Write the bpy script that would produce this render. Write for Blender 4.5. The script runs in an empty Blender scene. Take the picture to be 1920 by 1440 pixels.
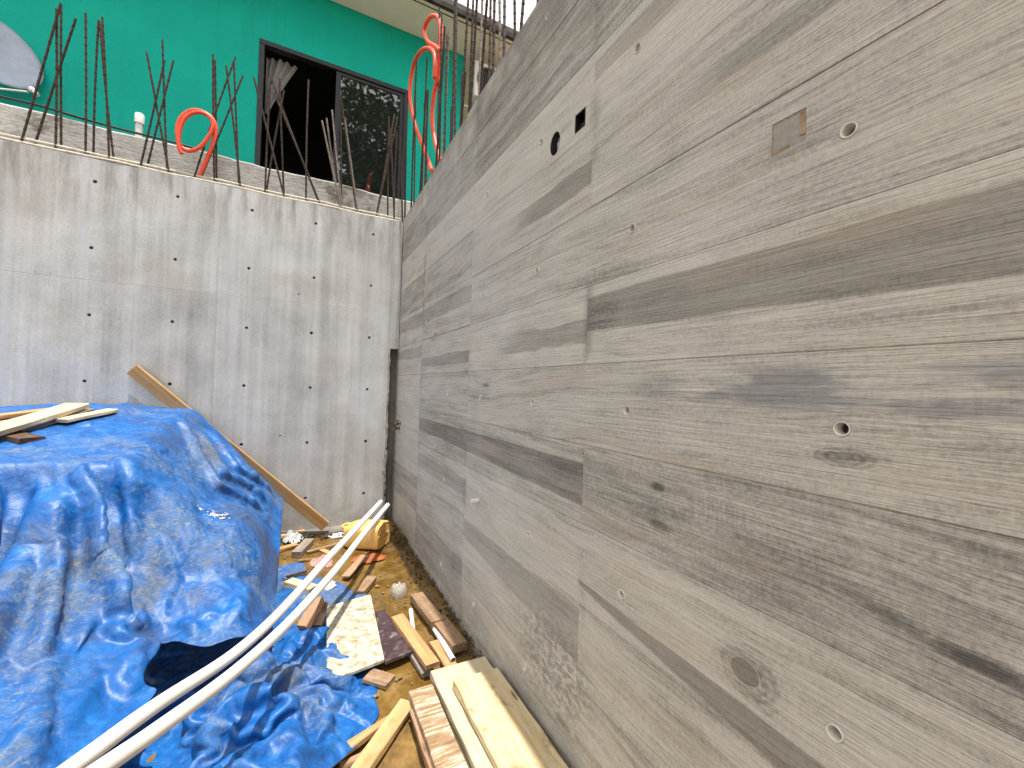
import bpy, bmesh, math, random
import numpy as np
from mathutils import Vector, Matrix, noise as mnoise
from mathutils.geometry import delaunay_2d_cdt
random.seed(7); np.random.seed(7)
SC = bpy.context.scene
COL = SC.collection

# ------------------------------------------------------------------ camera
FPX, CX, CY, EYE = 789.4, 960.0, 720.0, 1.466      # calibrated on the two walls
def _cam(px, py): return Vector((px-CX, -(py-CY), -FPX))
_Y = _cam(551, 716).normalized()
_X = _cam(2483, 780); _X = (_X-_Y*_X.dot(_Y)).normalized()
_Z = _X.cross(_Y)
ROT = Matrix((_X, _Y, _Z))                          # camera axes -> world axes
cam = bpy.data.cameras.new('camera'); camo = bpy.data.objects.new('camera', cam); COL.objects.link(camo)
cam.sensor_width = 36; cam.lens = FPX/1920*36; cam.clip_start = 0.05; cam.clip_end = 2000
camo.matrix_world = Matrix.Translation((0, 0, EYE)) @ ROT.to_4x4()
SC.camera = camo
SC.cycles.max_bounces = 5; SC.cycles.diffuse_bounces = 2; SC.cycles.glossy_bounces = 2; SC.cycles.transmission_bounces = 4
SC.cycles.use_adaptive_sampling = True; SC.cycles.adaptive_threshold = .02
# ------------------------------------------------------------------ light
SUN = Vector((0.036, -0.14, 1)).normalized()
w = bpy.data.worlds.new('World'); SC.world = w; w.use_nodes = True
nt = w.node_tree; nt.nodes.clear()
sky = nt.nodes.new('ShaderNodeTexSky'); sky.sky_type = 'NISHITA'; sky.sun_disc = False
sky.sun_elevation = math.asin(SUN.z); sky.sun_rotation = math.atan2(SUN.x, SUN.y)
sky.air_density = 1.0; sky.dust_density = 2.5; sky.ozone_density = 1.0
tc = nt.nodes.new('ShaderNodeTexCoord'); cn = nt.nodes.new('ShaderNodeTexNoise')
cn.inputs['Scale'].default_value = 2.2; cn.inputs['Detail'].default_value = 6; cn.inputs['Roughness'].default_value = .55
nt.links.new(tc.outputs['Generated'], cn.inputs['Vector'])
cr = nt.nodes.new('ShaderNodeMapRange'); cr.inputs[1].default_value = .33; cr.inputs[2].default_value = .6
cr.inputs[3].default_value = .55; cr.inputs[4].default_value = 1.0
nt.links.new(cn.outputs['Fac'], cr.inputs[0])
mx = nt.nodes.new('ShaderNodeMix'); mx.data_type = 'RGBA'
nt.links.new(cr.outputs[0], mx.inputs[0]); nt.links.new(sky.outputs[0], mx.inputs[6]); mx.inputs[7].default_value = (9.5, 9.35, 9.1, 1)
bg = nt.nodes.new('ShaderNodeBackground'); bg.inputs[1].default_value = 0.118
out = nt.nodes.new('ShaderNodeOutputWorld')
nt.links.new(mx.outputs[2], bg.inputs[0]); nt.links.new(bg.outputs[0], out.inputs[0])
sl = bpy.data.lights.new('sun', 'SUN'); sl.energy = 4.3; sl.angle = math.radians(.5); sl.color = (1, .95, .87)
slo = bpy.data.objects.new('sun', sl); COL.objects.link(slo); slo.rotation_euler = SUN.to_track_quat('Z', 'Y').to_euler()
slo.location = (0, 0, 20)
SC.view_settings.view_transform = 'Standard'; SC.view_settings.look = 'None'
SC.view_settings.gamma = 1; SC.view_settings.exposure = 0.60; SC.view_settings.use_curve_mapping = False

# ------------------------------------------------------------------ placing: a pixel of the photo + the surface it lies on -> metres
def ray(px, py): return ROT @ _cam(px, py)
O = Vector((0, 0, EYE))
def PX(px, py, x): r = ray(px, py); return O+r*(x/r.x)
def PY(px, py, y): r = ray(px, py); return O+r*(y/r.y)
def PZ(px, py, z): r = ray(px, py); return O+r*((z-EYE)/r.z)
def PV(px, py, A, B):                                # on the vertical plane through A and B
    n = Vector((-(B.y-A.y), B.x-A.x, 0)); r = ray(px, py); return O+r*((Vector((A.x, A.y, 0))-Vector((0, 0, 0))).dot(n)/r.dot(n))
def gz(x, y): return -0.17-0.03*np.clip(4.6-y, 0, 3)
def G(px, py, up=0.0):                               # on the muddy ground, raised by up
    z = -.2
    for _ in range(6): p = PZ(px, py, z+up); z = float(gz(p.x, p.y))
    return PZ(px, py, z+up)

# ------------------------------------------------------------------ object helpers
def tag(o, label=None, cat=None, group=None, kind=None):
    if label: o['label'] = label
    if cat: o['category'] = cat
    if group: o['group'] = group
    if kind: o['kind'] = kind
    return o
def empty(name, loc, label=None, cat=None, group=None):
    o = bpy.data.objects.new(name, None); o.empty_display_size = .1; COL.objects.link(o); o.location = loc
    return tag(o, label, cat, group)
def org(p): return Vector(p.location) + (org(p.parent) if p.parent else Vector())
def mobj(name, verts, faces, mat, parent=None, smooth=False, loc=None):
    """verts in world metres; object origin at loc (or the parent's origin)"""
    base = org(parent) if parent else Vector()
    L = Vector(loc) if loc is not None else base.copy()
    me = bpy.data.meshes.new(name)
    me.from_pydata([(v[0]-L.x, v[1]-L.y, v[2]-L.z) for v in verts], [], [tuple(f) for f in faces]); me.validate()
    bm = bmesh.new(); bm.from_mesh(me); bmesh.ops.recalc_face_normals(bm, faces=bm.faces); bm.to_mesh(me); bm.free()
    if smooth: me.polygons.foreach_set('use_smooth', [True]*len(me.polygons))
    me.materials.append(mat)
    o = bpy.data.objects.new(name, me); COL.objects.link(o); o.location = L-base
    if parent: o.parent = parent
    return o
class MB:
    def __init__(s): s.v = []; s.f = []
    def add(s, v, f): n = len(s.v); s.v += [tuple(x) for x in v]; s.f += [tuple(i+n for i in q) for q in f]; return s
    def box(s, a, b):
        x0, y0, z0 = a; x1, y1, z1 = b
        return s.add([(x0,y0,z0),(x1,y0,z0),(x1,y1,z0),(x0,y1,z0),(x0,y0,z1),(x1,y0,z1),(x1,y1,z1),(x0,y1,z1)],
                     [(0,3,2,1),(4,5,6,7),(0,1,5,4),(1,2,6,5),(2,3,7,6),(3,0,4,7)])
    def cbox(s, a, b, c):                            # box with chamfered edges
        bm = bmesh.new(); bmesh.ops.create_cube(bm, size=1)
        A, B = Vector(a), Vector(b)
        for v in bm.verts: v.co = Vector([(A[i]+B[i])/2+v.co[i]*(B[i]-A[i]) for i in range(3)])
        bmesh.ops.bevel(bm, geom=bm.edges[:], offset=c, segments=2, affect='EDGES', profile=.6)
        bm.verts.index_update()
        s.add([v.co[:] for v in bm.verts], [[v.index for v in f.verts] for f in bm.faces]); bm.free(); return s
    def tube(s, pts, r, n=8, cap=True, r1=None):
        pts = [Vector(p) for p in pts]; k = len(pts); V = []; F = []; up = None
        for i, p in enumerate(pts):
            t = (pts[min(i+1, k-1)]-pts[max(i-1, 0)]).normalized()
            if up is None: up = t.orthogonal().normalized()
            up = (up-t*up.dot(t)).normalized(); sd = t.cross(up)
            rr = r if r1 is None else r+(r1-r)*i/(k-1)
            for j in range(n):
                a = 2*math.pi*j/n; V.append(p+up*(math.cos(a)*rr)+sd*(math.sin(a)*rr))
        for i in range(k-1):
            for j in range(n): F.append((i*n+j, i*n+(j+1)%n, (i+1)*n+(j+1)%n, (i+1)*n+j))
        if cap: F += [tuple(range(n-1, -1, -1)), tuple((k-1)*n+j for j in range(n))]
        return s.add(V, F)
    def lathe(s, prof, c, ax, n=24):                 # prof: (radius, along axis)
        ax = Vector(ax).normalized(); u = ax.orthogonal().normalized(); v = ax.cross(u); c = Vector(c); V = []; F = []
        for r, h in prof:
            for j in range(n): a = 2*math.pi*j/n; V.append(c+ax*h+u*(math.cos(a)*r)+v*(math.sin(a)*r))
        for i in range(len(prof)-1):
            for j in range(n): F.append((i*n+j, i*n+(j+1)%n, (i+1)*n+(j+1)%n, (i+1)*n+j))
        return s.add(V, F)
    def build(s, name, mat, parent=None, smooth=False, loc=None): return mobj(name, s.v, s.f, mat, parent, smooth, loc)
def curve_pts(P, n=10):                              # Catmull-Rom
    P = [Vector(p) for p in P]; P = [P[0]*2-P[1]]+P+[P[-1]*2-P[-2]]; o = []
    for i in range(1, len(P)-2):
        for j in range(n):
            t = j/n; a, b, c, d = P[i-1:i+3]
            o.append(.5*((2*b)+(c-a)*t+(2*a-5*b+4*c-d)*t*t+(3*b-a-3*c+d)*t**3))
    return o+[P[-2]]
def autosmooth(o, ang=35):
    me = o.data; me.polygons.foreach_set('use_smooth', [True]*len(me.polygons))
    bm = bmesh.new(); bm.from_mesh(me)
    for e in bm.edges:
        if len(e.link_faces) == 2 and e.calc_face_angle(0) > math.radians(ang): e.smooth = False
    bm.to_mesh(me); bm.free(); return o

# ------------------------------------------------------------------ material helpers
class M:
    def __init__(s, name, rough=.8, spec=.4):
        s.m = bpy.data.materials.new(name); s.m.use_nodes = True; s.t = s.m.node_tree
        s.b = s.t.nodes['Principled BSDF']; s.b.inputs['Roughness'].default_value = rough
        s.b.inputs['Specular IOR Level'].default_value = spec; s._c = {}
    def n(s, k, **kw):
        x = s.t.nodes.new('ShaderNode'+k)
        for a, v in kw.items(): setattr(x, a, v)
        return x
    def put(s, sock, v):
        if isinstance(v, bpy.types.NodeSocket): s.t.links.new(v, sock)
        elif isinstance(v, (tuple, list)) and sock.type == 'RGBA': sock.default_value = (*v, 1)[:4]
        else: sock.default_value = v
    def math(s, op, a, b=0., c=0., clamp=False):
        x = s.n('Math', operation=op, use_clamp=clamp); s.put(x.inputs[0], a); s.put(x.inputs[1], b); s.put(x.inputs[2], c); return x.outputs[0]
    def pos(s):
        if 'p' not in s._c: s._c['p'] = s.n('NewGeometry').outputs['Position']
        return s._c['p']
    def obj(s):
        if 'o' not in s._c: s._c['o'] = s.n('TexCoord').outputs['Object']
        return s._c['o']
    def rnd(s):
        if 'r' not in s._c: s._c['r'] = s.n('ObjectInfo').outputs['Random']
        return s._c['r']
    def sep(s, v): x = s.n('SeparateXYZ'); s.put(x.inputs[0], v); return x.outputs
    def xyz(s, a, b, c=0.): x = s.n('CombineXYZ'); [s.put(x.inputs[i], q) for i, q in enumerate((a, b, c))]; return x.outputs[0]
    def vm(s, op, a, b): x = s.n('VectorMath', operation=op); s.put(x.inputs[0], a); s.put(x.inputs[1], b); return x.outputs[0]
    def noise(s, v, scale=1., det=3., rough=.5, dist=0., col=False):
        x = s.n('TexNoise'); s.put(x.inputs['Vector'], v); x.inputs['Scale'].default_value = scale
        x.inputs['Detail'].default_value = det; x.inputs['Roughness'].default_value = rough; x.inputs['Distortion'].default_value = dist
        return x.outputs['Color' if col else 'Fac']
    def vor(s, v, scale=1., feat='F1', rnd=1.):
        x = s.n('TexVoronoi', feature=feat); s.put(x.inputs['Vector'], v); x.inputs['Scale'].default_value = scale; x.inputs['Randomness'].default_value = rnd
        return x.outputs
    def rng(s, v, a, b, c=0., d=1., smooth=True):
        x = s.n('MapRange', interpolation_type='SMOOTHSTEP' if smooth else 'LINEAR'); s.put(x.inputs[0], v)
        for i, q in enumerate((a, b, c, d)): s.put(x.inputs[i+1], q)
        return x.outputs[0]
    def ramp(s, v, stops):
        x = s.n('ValToRGB'); s.put(x.inputs[0], v); e = x.color_ramp.elements
        while len(e) < len(stops): e.new(.5)
        for q, (p, c) in zip(e, stops): q.position = p; q.color = (*c, 1) if isinstance(c, tuple) else (c, c, c, 1)
        return x.outputs[0]
    def mix(s, f, a, b, mode='MIX'):
        x = s.n('Mix', data_type='RGBA', blend_type=mode); s.put(x.inputs[0], f); s.put(x.inputs[6], a); s.put(x.inputs[7], b); return x.outputs[2]
    def bump(s, h, dist=.002, st=1., prev=None):
        x = s.n('Bump'); x.inputs['Distance'].default_value = dist; x.inputs['Strength'].default_value = st; s.put(x.inputs['Height'], h)
        if prev is not None: s.put(x.inputs['Normal'], prev)
        return x.outputs[0]
    def col(s, c): s.put(s.b.inputs['Base Color'], c); return s
    def rough(s, r): s.put(s.b.inputs['Roughness'], r); return s
    def nrm(s, n): s.put(s.b.inputs['Normal'], n); return s

def simple(name, c, rough=.6, var=.25, scale=8., spec=.4, bump=.0, metal=0.):
    m = M(name, rough, spec); nz = m.noise(m.vm('ADD', m.obj(), m.xyz(m.math('MULTIPLY', m.rnd(), 31.), 0., 0.)), scale, 5, .6)
    d = tuple(x*(1-var) for x in c); l = tuple(min(1, x*(1+var)) for x in c)
    m.col(m.ramp(nz, [(.3, d), (.7, l)])); m.b.inputs['Metallic'].default_value = metal
    if bump: m.nrm(m.bump(m.noise(m.obj(), scale*6, 4, .6), bump))
    return m.m

BANDS = ((-1.235, 1.432, 1.853, .008, 1.682, .024, .21, .03), (1.432, 2.3, 1.775, .0, 1.665, .0, .16, .10), (1.432, 4.022, 1.168, .0, .945, .026, .20, .025), (-1.235, 1.432, .617, .045, .475, .125, .22, .03),
         (1.432, 2.772, .556, .0, .215, .078, .15, .06), (1.432, 2.25, 2.452, .0, 2.338, .0, .20, .05), (.35, 1.05, 2.47, .0, 2.375, .0, .17, .11),
         (2.772, 4.022, 1.74, .0, 1.64, .0, .18, .06), (4.022, 5.2, 1.86, .0, 1.66, .02, .14, .06), (2.772, 5.2, 2.20, .0, 2.06, .0, .15, .07),
         (-1.235, 1.432, 2.86, .0, 2.74, .03, .13, .10), (2.772, 4.022, .83, .0, .70, .0, .14, .05))
def board_concrete():
    m = M('board_marked_concrete', .82, .3)
    r = m.rnd(); lx, ly, lz = m.sep(m.obj()); px, py, pz = m.sep(m.pos())
    s1 = m.math('MULTIPLY', r, 57.3)
    # knots: few stretched voronoi cells bend the grain
    kv = m.xyz(m.math('MULTIPLY', ly, 1.35), m.math('MULTIPLY', lz, 5.2), s1)
    vo = m.n('TexVoronoi', voronoi_dimensions='3D'); m.put(vo.inputs['Vector'], kv); vo.inputs['Scale'].default_value = 1.
    kd = vo.outputs['Distance']; kc = m.sep(vo.outputs['Color'])
    on = m.math('LESS_THAN', kc[0], .5)
    kn = m.math('MULTIPLY', m.rng(kd, .42, .02), on)
    warp = m.math('SUBTRACT', m.noise(m.xyz(m.math('MULTIPLY', ly, .75), m.math('MULTIPLY', lz, 1.3), s1), 1., 2, .45), .5)
    tilt = m.math('MULTIPLY', m.math('MULTIPLY', ly, m.math('SUBTRACT', m.math('FRACT', m.math('MULTIPLY', r, 13.7)), .5)), .07)
    v = m.math('ADD', m.math('ADD', lz, tilt), m.math('ADD', m.math('MULTIPLY', warp, .16), m.math('MULTIPLY', kn, .030)))
    # wide sap / heart wood bands with sharp flanks
    bz = m.noise(m.xyz(m.math('MULTIPLY', ly, .10), m.math('MULTIPLY', v, 7.0), s1), 1., 2.0, .5)
    band = m.ramp(bz, [(.0, .05), (.38, .22), (.405, .62), (.50, .72), (.565, .80), (.58, .38), (.66, .46), (.68, .82), (1., .95)])
    ed = m.noise(m.xyz(m.math('MULTIPLY', ly, 1.5), m.math('MULTIPLY', v, 26.), s1), 1., 3, .6)
    fine = m.noise(m.xyz(m.math('MULTIPLY', ly, 5.), m.math('MULTIPLY', v, 190.), s1), 1., 3, .6)
    med = m.noise(m.xyz(m.math('MULTIPLY', ly, 2.2), m.math('MULTIPLY', v, 62.), s1), 1., 2, .65)
    blot = m.noise(m.xyz(m.math('MULTIPLY', py, 2.6), m.math('MULTIPLY', pz, 7.5), 0.), 1., 5, .66)
    big = m.noise(m.xyz(m.math('MULTIPLY', py, .8), m.math('MULTIPLY', pz, 1.1), 5.), 1., 3, .5)
    sp = m.noise(m.pos(), 95., 3, .7)
    t = m.math('ADD', m.math('MULTIPLY', band, .20), m.math('MULTIPLY', ed, .22))
    t = m.math('ADD', t, m.math('MULTIPLY', m.math('SUBTRACT', fine, .5), .36))
    t = m.math('ADD', t, m.math('MULTIPLY', m.math('SUBTRACT', med, .5), .22))
    t = m.math('ADD', t, m.math('MULTIPLY', m.math('SUBTRACT', blot, .5), .46))
    t = m.math('ADD', t, m.math('MULTIPLY', m.math('SUBTRACT', sp, .5), .42))
    t = m.math('ADD', t, m.math('MULTIPLY', m.math('SUBTRACT', m.math('FRACT', m.math('MULTIPLY', r, 91.3)), .5), .24))
    # knot rings and hearts
    ring = m.math('MULTIPLY', m.math('SINE', m.math('ADD', m.math('MULTIPLY', kd, 120.), m.math('MULTIPLY', blot, 14.))), m.math('MULTIPLY', m.rng(kd, .18, .05), on))
    t = m.math('ADD', t, m.math('MULTIPLY', ring, .045))
    t = m.math('SUBTRACT', t, m.math('MULTIPLY', m.math('MULTIPLY', m.rng(kd, .12, .03), on), .22))
    # saw marks across the grain, in patches
    saw = m.math('MULTIPLY', m.math('SUBTRACT', m.noise(m.xyz(m.math('MULTIPLY', ly, 150.), m.math('MULTIPLY', lz, 6.), s1), 1., 2, .5), .5), m.rng(m.noise(m.xyz(ly, m.math('MULTIPLY', lz, 4.), m.math('ADD', s1, 9.)), 2.2, 2, .5), .58, .68))
    t = m.math('ADD', t, m.math('MULTIPLY', saw, .22))
    # drawn by hand: the big knot hole scar, the heart shaped knot, stains
    def spot(y0, z0, ry, rz):
        a = m.math('DIVIDE', m.math('SUBTRACT', py, y0), ry); b = m.math('DIVIDE', m.math('SUBTRACT', pz, z0), rz)
        return m.math('SQRT', m.math('ADD', m.math('MULTIPLY', a, a), m.math('MULTIPLY', b, b)))
    wob = m.math('MULTIPLY', m.math('SUBTRACT', m.noise(m.pos(), 17., 2, .6), .5), .9)
    for (y0, z0, ry, rz, k) in ((.700, .735, .062, .050, .20), (1.335, 1.765, .075, .05, .16), (.487, 1.338, .05, .018, .22), (1.02, 1.155, .02, .012, .25), (1.01, 1.03, .035, .012, .2)):
        d = m.math('ADD', spot(y0, z0, ry, rz), wob)
        t = m.math('SUBTRACT', t, m.math('MULTIPLY', m.rng(d, 1.9, .6), k))
        t = m.math('ADD', t, m.math('MULTIPLY', m.math('MULTIPLY', m.math('SINE', m.math('MULTIPLY', d, 15.)), m.rng(d, 2.4, 1.0)), .045))
    dark_st = m.math('MULTIPLY', m.rng(spot(.45, 1.492, .72, .062), 1.2, .55), m.rng(m.noise(m.xyz(m.math('MULTIPLY', py, 4.), m.math('MULTIPLY', pz, 16.), 2.), 1., 4, .6), .4, .58))
    scal = m.math('MULTIPLY', m.rng(spot(1.62, .22, .36, .26), 1.3, .3), m.rng(m.noise(m.xyz(m.math('MULTIPLY', py, 26.), m.math('MULTIPLY', pz, 40.), 2.), 1., 4, .65), .47, .54))
    t = m.math('ADD', t, .285)
    t = m.math('MULTIPLY_ADD', t, 1.22, -.11)
    c = m.ramp(t, [(.06, (.10, .094, .082)), (.27, (.215, .200, .172)), (.43, (.350, .325, .280)), (.58, (.475, .443, .383)), (.86, (.60, .56, .487))])
    # heart wood bands and release-oil stains left by single boards: (y from, y to, upper edge a+b*y, lower edge a+b*y, strength, raggedness)
    ew = m.math('SUBTRACT', m.noise(m.xyz(m.math('MULTIPLY', py, 2.2), m.math('MULTIPLY', pz, 9.), 3.), 1., 4, .6), .5)
    bf = None
    for (ya, yb, au, bu, al, bl_, k, rg) in BANDS:
        e = m.math('MULTIPLY', ew, rg)
        zu = m.math('ADD', m.math('MULTIPLY_ADD', py, bu, au), e); zl = m.math('ADD', m.math('MULTIPLY_ADD', py, bl_, al), e)
        f = m.math('MULTIPLY', m.rng(m.math('SUBTRACT', zu, pz), -.003, .006), m.rng(m.math('SUBTRACT', pz, zl), -.004, .010))
        hard = (-1.235, 1.432, 2.772, 4.022, 5.2); pe = m.math('MULTIPLY_ADD', ew, .5, py)
        fa = m.math('GREATER_THAN', py, ya) if ya in hard else m.rng(pe, ya-.05, ya+.35)
        fb = m.math('LESS_THAN', py, yb) if yb in hard else m.rng(pe, yb+.05, yb-.35)
        f = m.math('MULTIPLY', f, m.math('MULTIPLY', fa, fb))
        bf = m.math('MULTIPLY', f, min(.95, k*3.4)) if bf is None else m.math('MAXIMUM', bf, m.math('MULTIPLY', f, min(.95, k*3.4)))
    c = m.mix(bf, c, m.mix(1., c, (.40, .395, .385), 'MULTIPLY'))
    warmf = m.rng(m.noise(m.xyz(m.math('MULTIPLY', ly, 1.6), m.math('MULTIPLY', v, 12.), m.math('ADD', s1, 3.)), 1., 3, .5), .5, .72)
    c = m.mix(m.math('MULTIPLY', warmf, .30), c, (.45, .355, .26))
    c = m.mix(m.math('MULTIPLY', dark_st, .7), c, (.19, .195, .205))
    c = m.mix(m.math('MULTIPLY', scal, .55), c, (.15, .148, .145))
    jd = None
    for yj in (1.432, 2.772, 4.022):
        q = m.math('ABSOLUTE', m.math('SUBTRACT', py, yj-.012)); jd = q if jd is None else m.math('MINIMUM', jd, q)
    sme = m.math('MULTIPLY', m.rng(jd, .05, .0), m.rng(m.noise(m.xyz(m.math('MULTIPLY', py, 3.), m.math('MULTIPLY', pz, 2.4), 7.), 1., 3, .6), .46, .62))
    c = m.mix(m.math('MULTIPLY', sme, .45), c, (.12, .115, .105))
    # lighter, cooler laitance on the far lower half
    lait = m.math('MULTIPLY', m.rng(py, 1.0, 3.2), m.rng(big, .38, .62))
    c = m.mix(m.math('MULTIPLY', lait, .28), c, (.50, .495, .48))
    kd2 = m.math('ADD', spot(.705, .737, .040, .032), m.math('MULTIPLY', wob, .25))
    c = m.mix(m.math('MULTIPLY', m.rng(kd2, 1.05, .95), .8), c, (.20, .185, .150))
    c = m.mix(m.math('MULTIPLY', m.math('MULTIPLY', m.rng(kd2, .96, 1.02), m.rng(kd2, 1.15, 1.05)), .4), c, (.55, .52, .46))
    # mud splash near the ground, grime along the top edge
    spl = m.math('MULTIPLY', m.rng(pz, .12, -.22), m.rng(m.noise(m.pos(), 11., 3, .65), .34, .6))
    c = m.mix(m.math('MULTIPLY', spl, .55), c, (.30, .235, .15))
    topg = m.math('MULTIPLY', m.rng(pz, 3.0, 3.5), m.rng(m.noise(m.xyz(m.math('MULTIPLY', py, 6.), m.math('MULTIPLY', pz, 3.), 1.), 1., 4, .6), .36, .62))
    c = m.mix(m.math('MULTIPLY', topg, .45), c, (.15, .135, .11))
    # bug holes
    hv = m.vor(m.pos(), 16.); hole = m.math('MULTIPLY', m.rng(hv[0], .06, .035), m.math('LESS_THAN', m.sep(hv[1])[0], .30))
    c = m.mix(m.math('MULTIPLY', hole, .85), c, (.04, .038, .035))
    m.col(c)
    hb = m.noise(m.xyz(m.math('MULTIPLY', ly, 4.), m.math('MULTIPLY', lz, 130.), s1), 1., 3, .7)
    m.nrm(m.bump(hb, .007, 1.))
    return m.m

def cast_concrete(name='cast_concrete', lo=(.255, .25, .237), hi=(.585, .585, .575), grime=.5, top=3.39, warm=.25):
    m = M(name, .85, .3); x, y, z = m.sep(m.pos())
    st = m.noise(m.xyz(m.math('MULTIPLY', x, 7.), m.math('MULTIPLY', y, 7.), m.math('MULTIPLY', z, .28)), 1., 5, .62)
    st2 = m.noise(m.xyz(m.math('MULTIPLY', x, 26.), m.math('MULTIPLY', y, 26.), m.math('MULTIPLY', z, .7)), 1., 4, .6)
    bl = m.noise(m.pos(), 2.3, 6, .6); sp = m.noise(m.pos(), 60., 4, .72)
    panel = m.math('MULTIPLY', m.math('SUBTRACT', m.rnd(), .5), .08)
    t = m.math('ADD', m.math('MULTIPLY', st, .50), m.math('ADD', m.math('MULTIPLY', st2, .20), m.math('MULTIPLY', bl, .45)))
    t = m.math('ADD', m.math('ADD', t, panel), m.math('MULTIPLY', m.math('SUBTRACT', sp, .5), .30))
    c = m.ramp(t, [(.36, lo), (.54, tuple((a+b)/2 for a, b in zip(lo, hi))), (.74, hi)])
    cool = m.rng(m.noise(m.xyz(m.math('MULTIPLY', x, 5.), m.math('MULTIPLY', y, 5.), m.math('MULTIPLY', z, .2)), 1., 3, .5), .55, .7)
    c = m.mix(m.math('MULTIPLY', cool, .45), c, (.57, .60, .64))
    wm = m.rng(m.noise(m.pos(), 1.7, 4, .6), .52, .7)
    c = m.mix(m.math('MULTIPLY', wm, warm), c, (.34, .29, .22))
    # rust-brown and black weathering running down from the top edge
    g = m.math('MULTIPLY', m.rng(z, top-.75, top), m.rng(m.noise(m.xyz(m.math('MULTIPLY', x, 11.), m.math('MULTIPLY', y, 11.), m.math('MULTIPLY', z, 1.6)), 1., 5, .65), .43, .68))
    c = m.mix(m.math('MULTIPLY', g, grime), c, (.10, .085, .06))
    lowd = m.math('MULTIPLY', m.rng(z, .35, -.2), m.rng(m.noise(m.pos(), 7., 5, .65), .4, .62))
    c = m.mix(m.math('MULTIPLY', lowd, .5), c, (.25, .20, .135))
    hv = m.vor(m.pos(), 9.); hole = m.math('MULTIPLY', m.rng(hv[0], .055, .03), m.math('LESS_THAN', m.sep(hv[1])[0], .35))
    c = m.mix(m.math('MULTIPLY', hole, .7), c, (.06, .058, .05))
    m.col(c)
    m.nrm(m.bump(m.math('ADD', m.math('MULTIPLY', sp, .6), m.math('SUBTRACT', bl, hole)), .003, .7))
    return m.m

def weathered_plaster():
    m = M('weathered_plaster', .9, .25); x, y, z = m.sep(m.pos())
    a = m.noise(m.pos(), 1.6, 6, .65); b = m.noise(m.xyz(m.math('MULTIPLY', x, 9.), y, m.math('MULTIPLY', z, 34.)), 1., 5, .7, .6); c3 = m.noise(m.pos(), 48., 4, .7)
    t = m.math('ADD', m.math('MULTIPLY', a, .5), m.math('ADD', m.math('MULTIPLY', b, .35), m.math('MULTIPLY', c3, .25)))
    c = m.ramp(t, [(.38, (.20, .185, .16)), (.54, (.40, .385, .36)), (.70, (.60, .585, .56))])
    mo = m.rng(m.noise(m.xyz(m.math('MULTIPLY', x, 2.1), y, m.math('MULTIPLY', z, 3.)), 1., 6, .7), .52, .66)
    c = m.mix(m.math('MULTIPLY', mo, .75), c, (.085, .07, .045))
    m.col(c); m.nrm(m.bump(m.math('ADD', b, m.math('MULTIPLY', c3, .5)), .010, .9)); return m.m

def wood(name, light, dark, gray=.0, rough=.75, stain=.25, gscale=1.):
    m = M(name, rough, .3); s1 = m.math('MULTIPLY', m.rnd(), 71.); x, y, z = m.sep(m.obj())
    wv = m.noise(m.xyz(m.math('MULTIPLY', x, 1.6), m.math('MULTIPLY', y, 4.), s1), 1., 2, .5)
    v = m.math('ADD', m.math('ADD', y, m.math('MULTIPLY', z, .7)), m.math('MULTIPLY', wv, .07))
    g1 = m.noise(m.xyz(m.math('MULTIPLY', x, 1.3), m.math('MULTIPLY', v, 38.*gscale), s1), 1., 4, .6)
    g2 = m.noise(m.xyz(m.math('MULTIPLY', x, 6.), m.math('MULTIPLY', v, 230.*gscale), s1), 1., 3, .6)
    b = m.noise(m.vm('ADD', m.obj(), m.xyz(s1, 0., 0.)), 7., 5, .65)
    t = m.math('ADD', m.math('MULTIPLY', g1, .62), m.math('ADD', m.math('MULTIPLY', g2, .30), m.math('MULTIPLY', b, .10)))
    mid = tuple((a+c)/2 for a, c in zip(light, dark))
    c = m.ramp(t, [(.34, dark), (.5, mid), (.66, light)])
    st = m.rng(b, .54, .70); c = m.mix(m.math('MULTIPLY', st, stain), c, tuple(q*.35 for q in dark))
    kv = m.vor(m.xyz(m.math('MULTIPLY', x, 2.3), m.math('MULTIPLY', y, 9.), s1), 1.)
    kn = m.math('MULTIPLY', m.rng(kv[0], .12, .05), m.math('LESS_THAN', m.sep(kv[1])[0], .3))
    c = m.mix(m.math('MULTIPLY', kn, .7), c, (.07, .035, .015))
    dust = m.rng(m.noise(m.vm('ADD', m.obj(), m.xyz(s1, 5., 0.)), 19., 6, .7), .5, .7)
    c = m.mix(m.math('MULTIPLY', dust, gray), c, (.50, .47, .42))
    m.col(c); m.nrm(m.bump(m.math('ADD', g1, m.math('MULTIPLY', g2, .8)), .0025, .8)); return m.m

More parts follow.
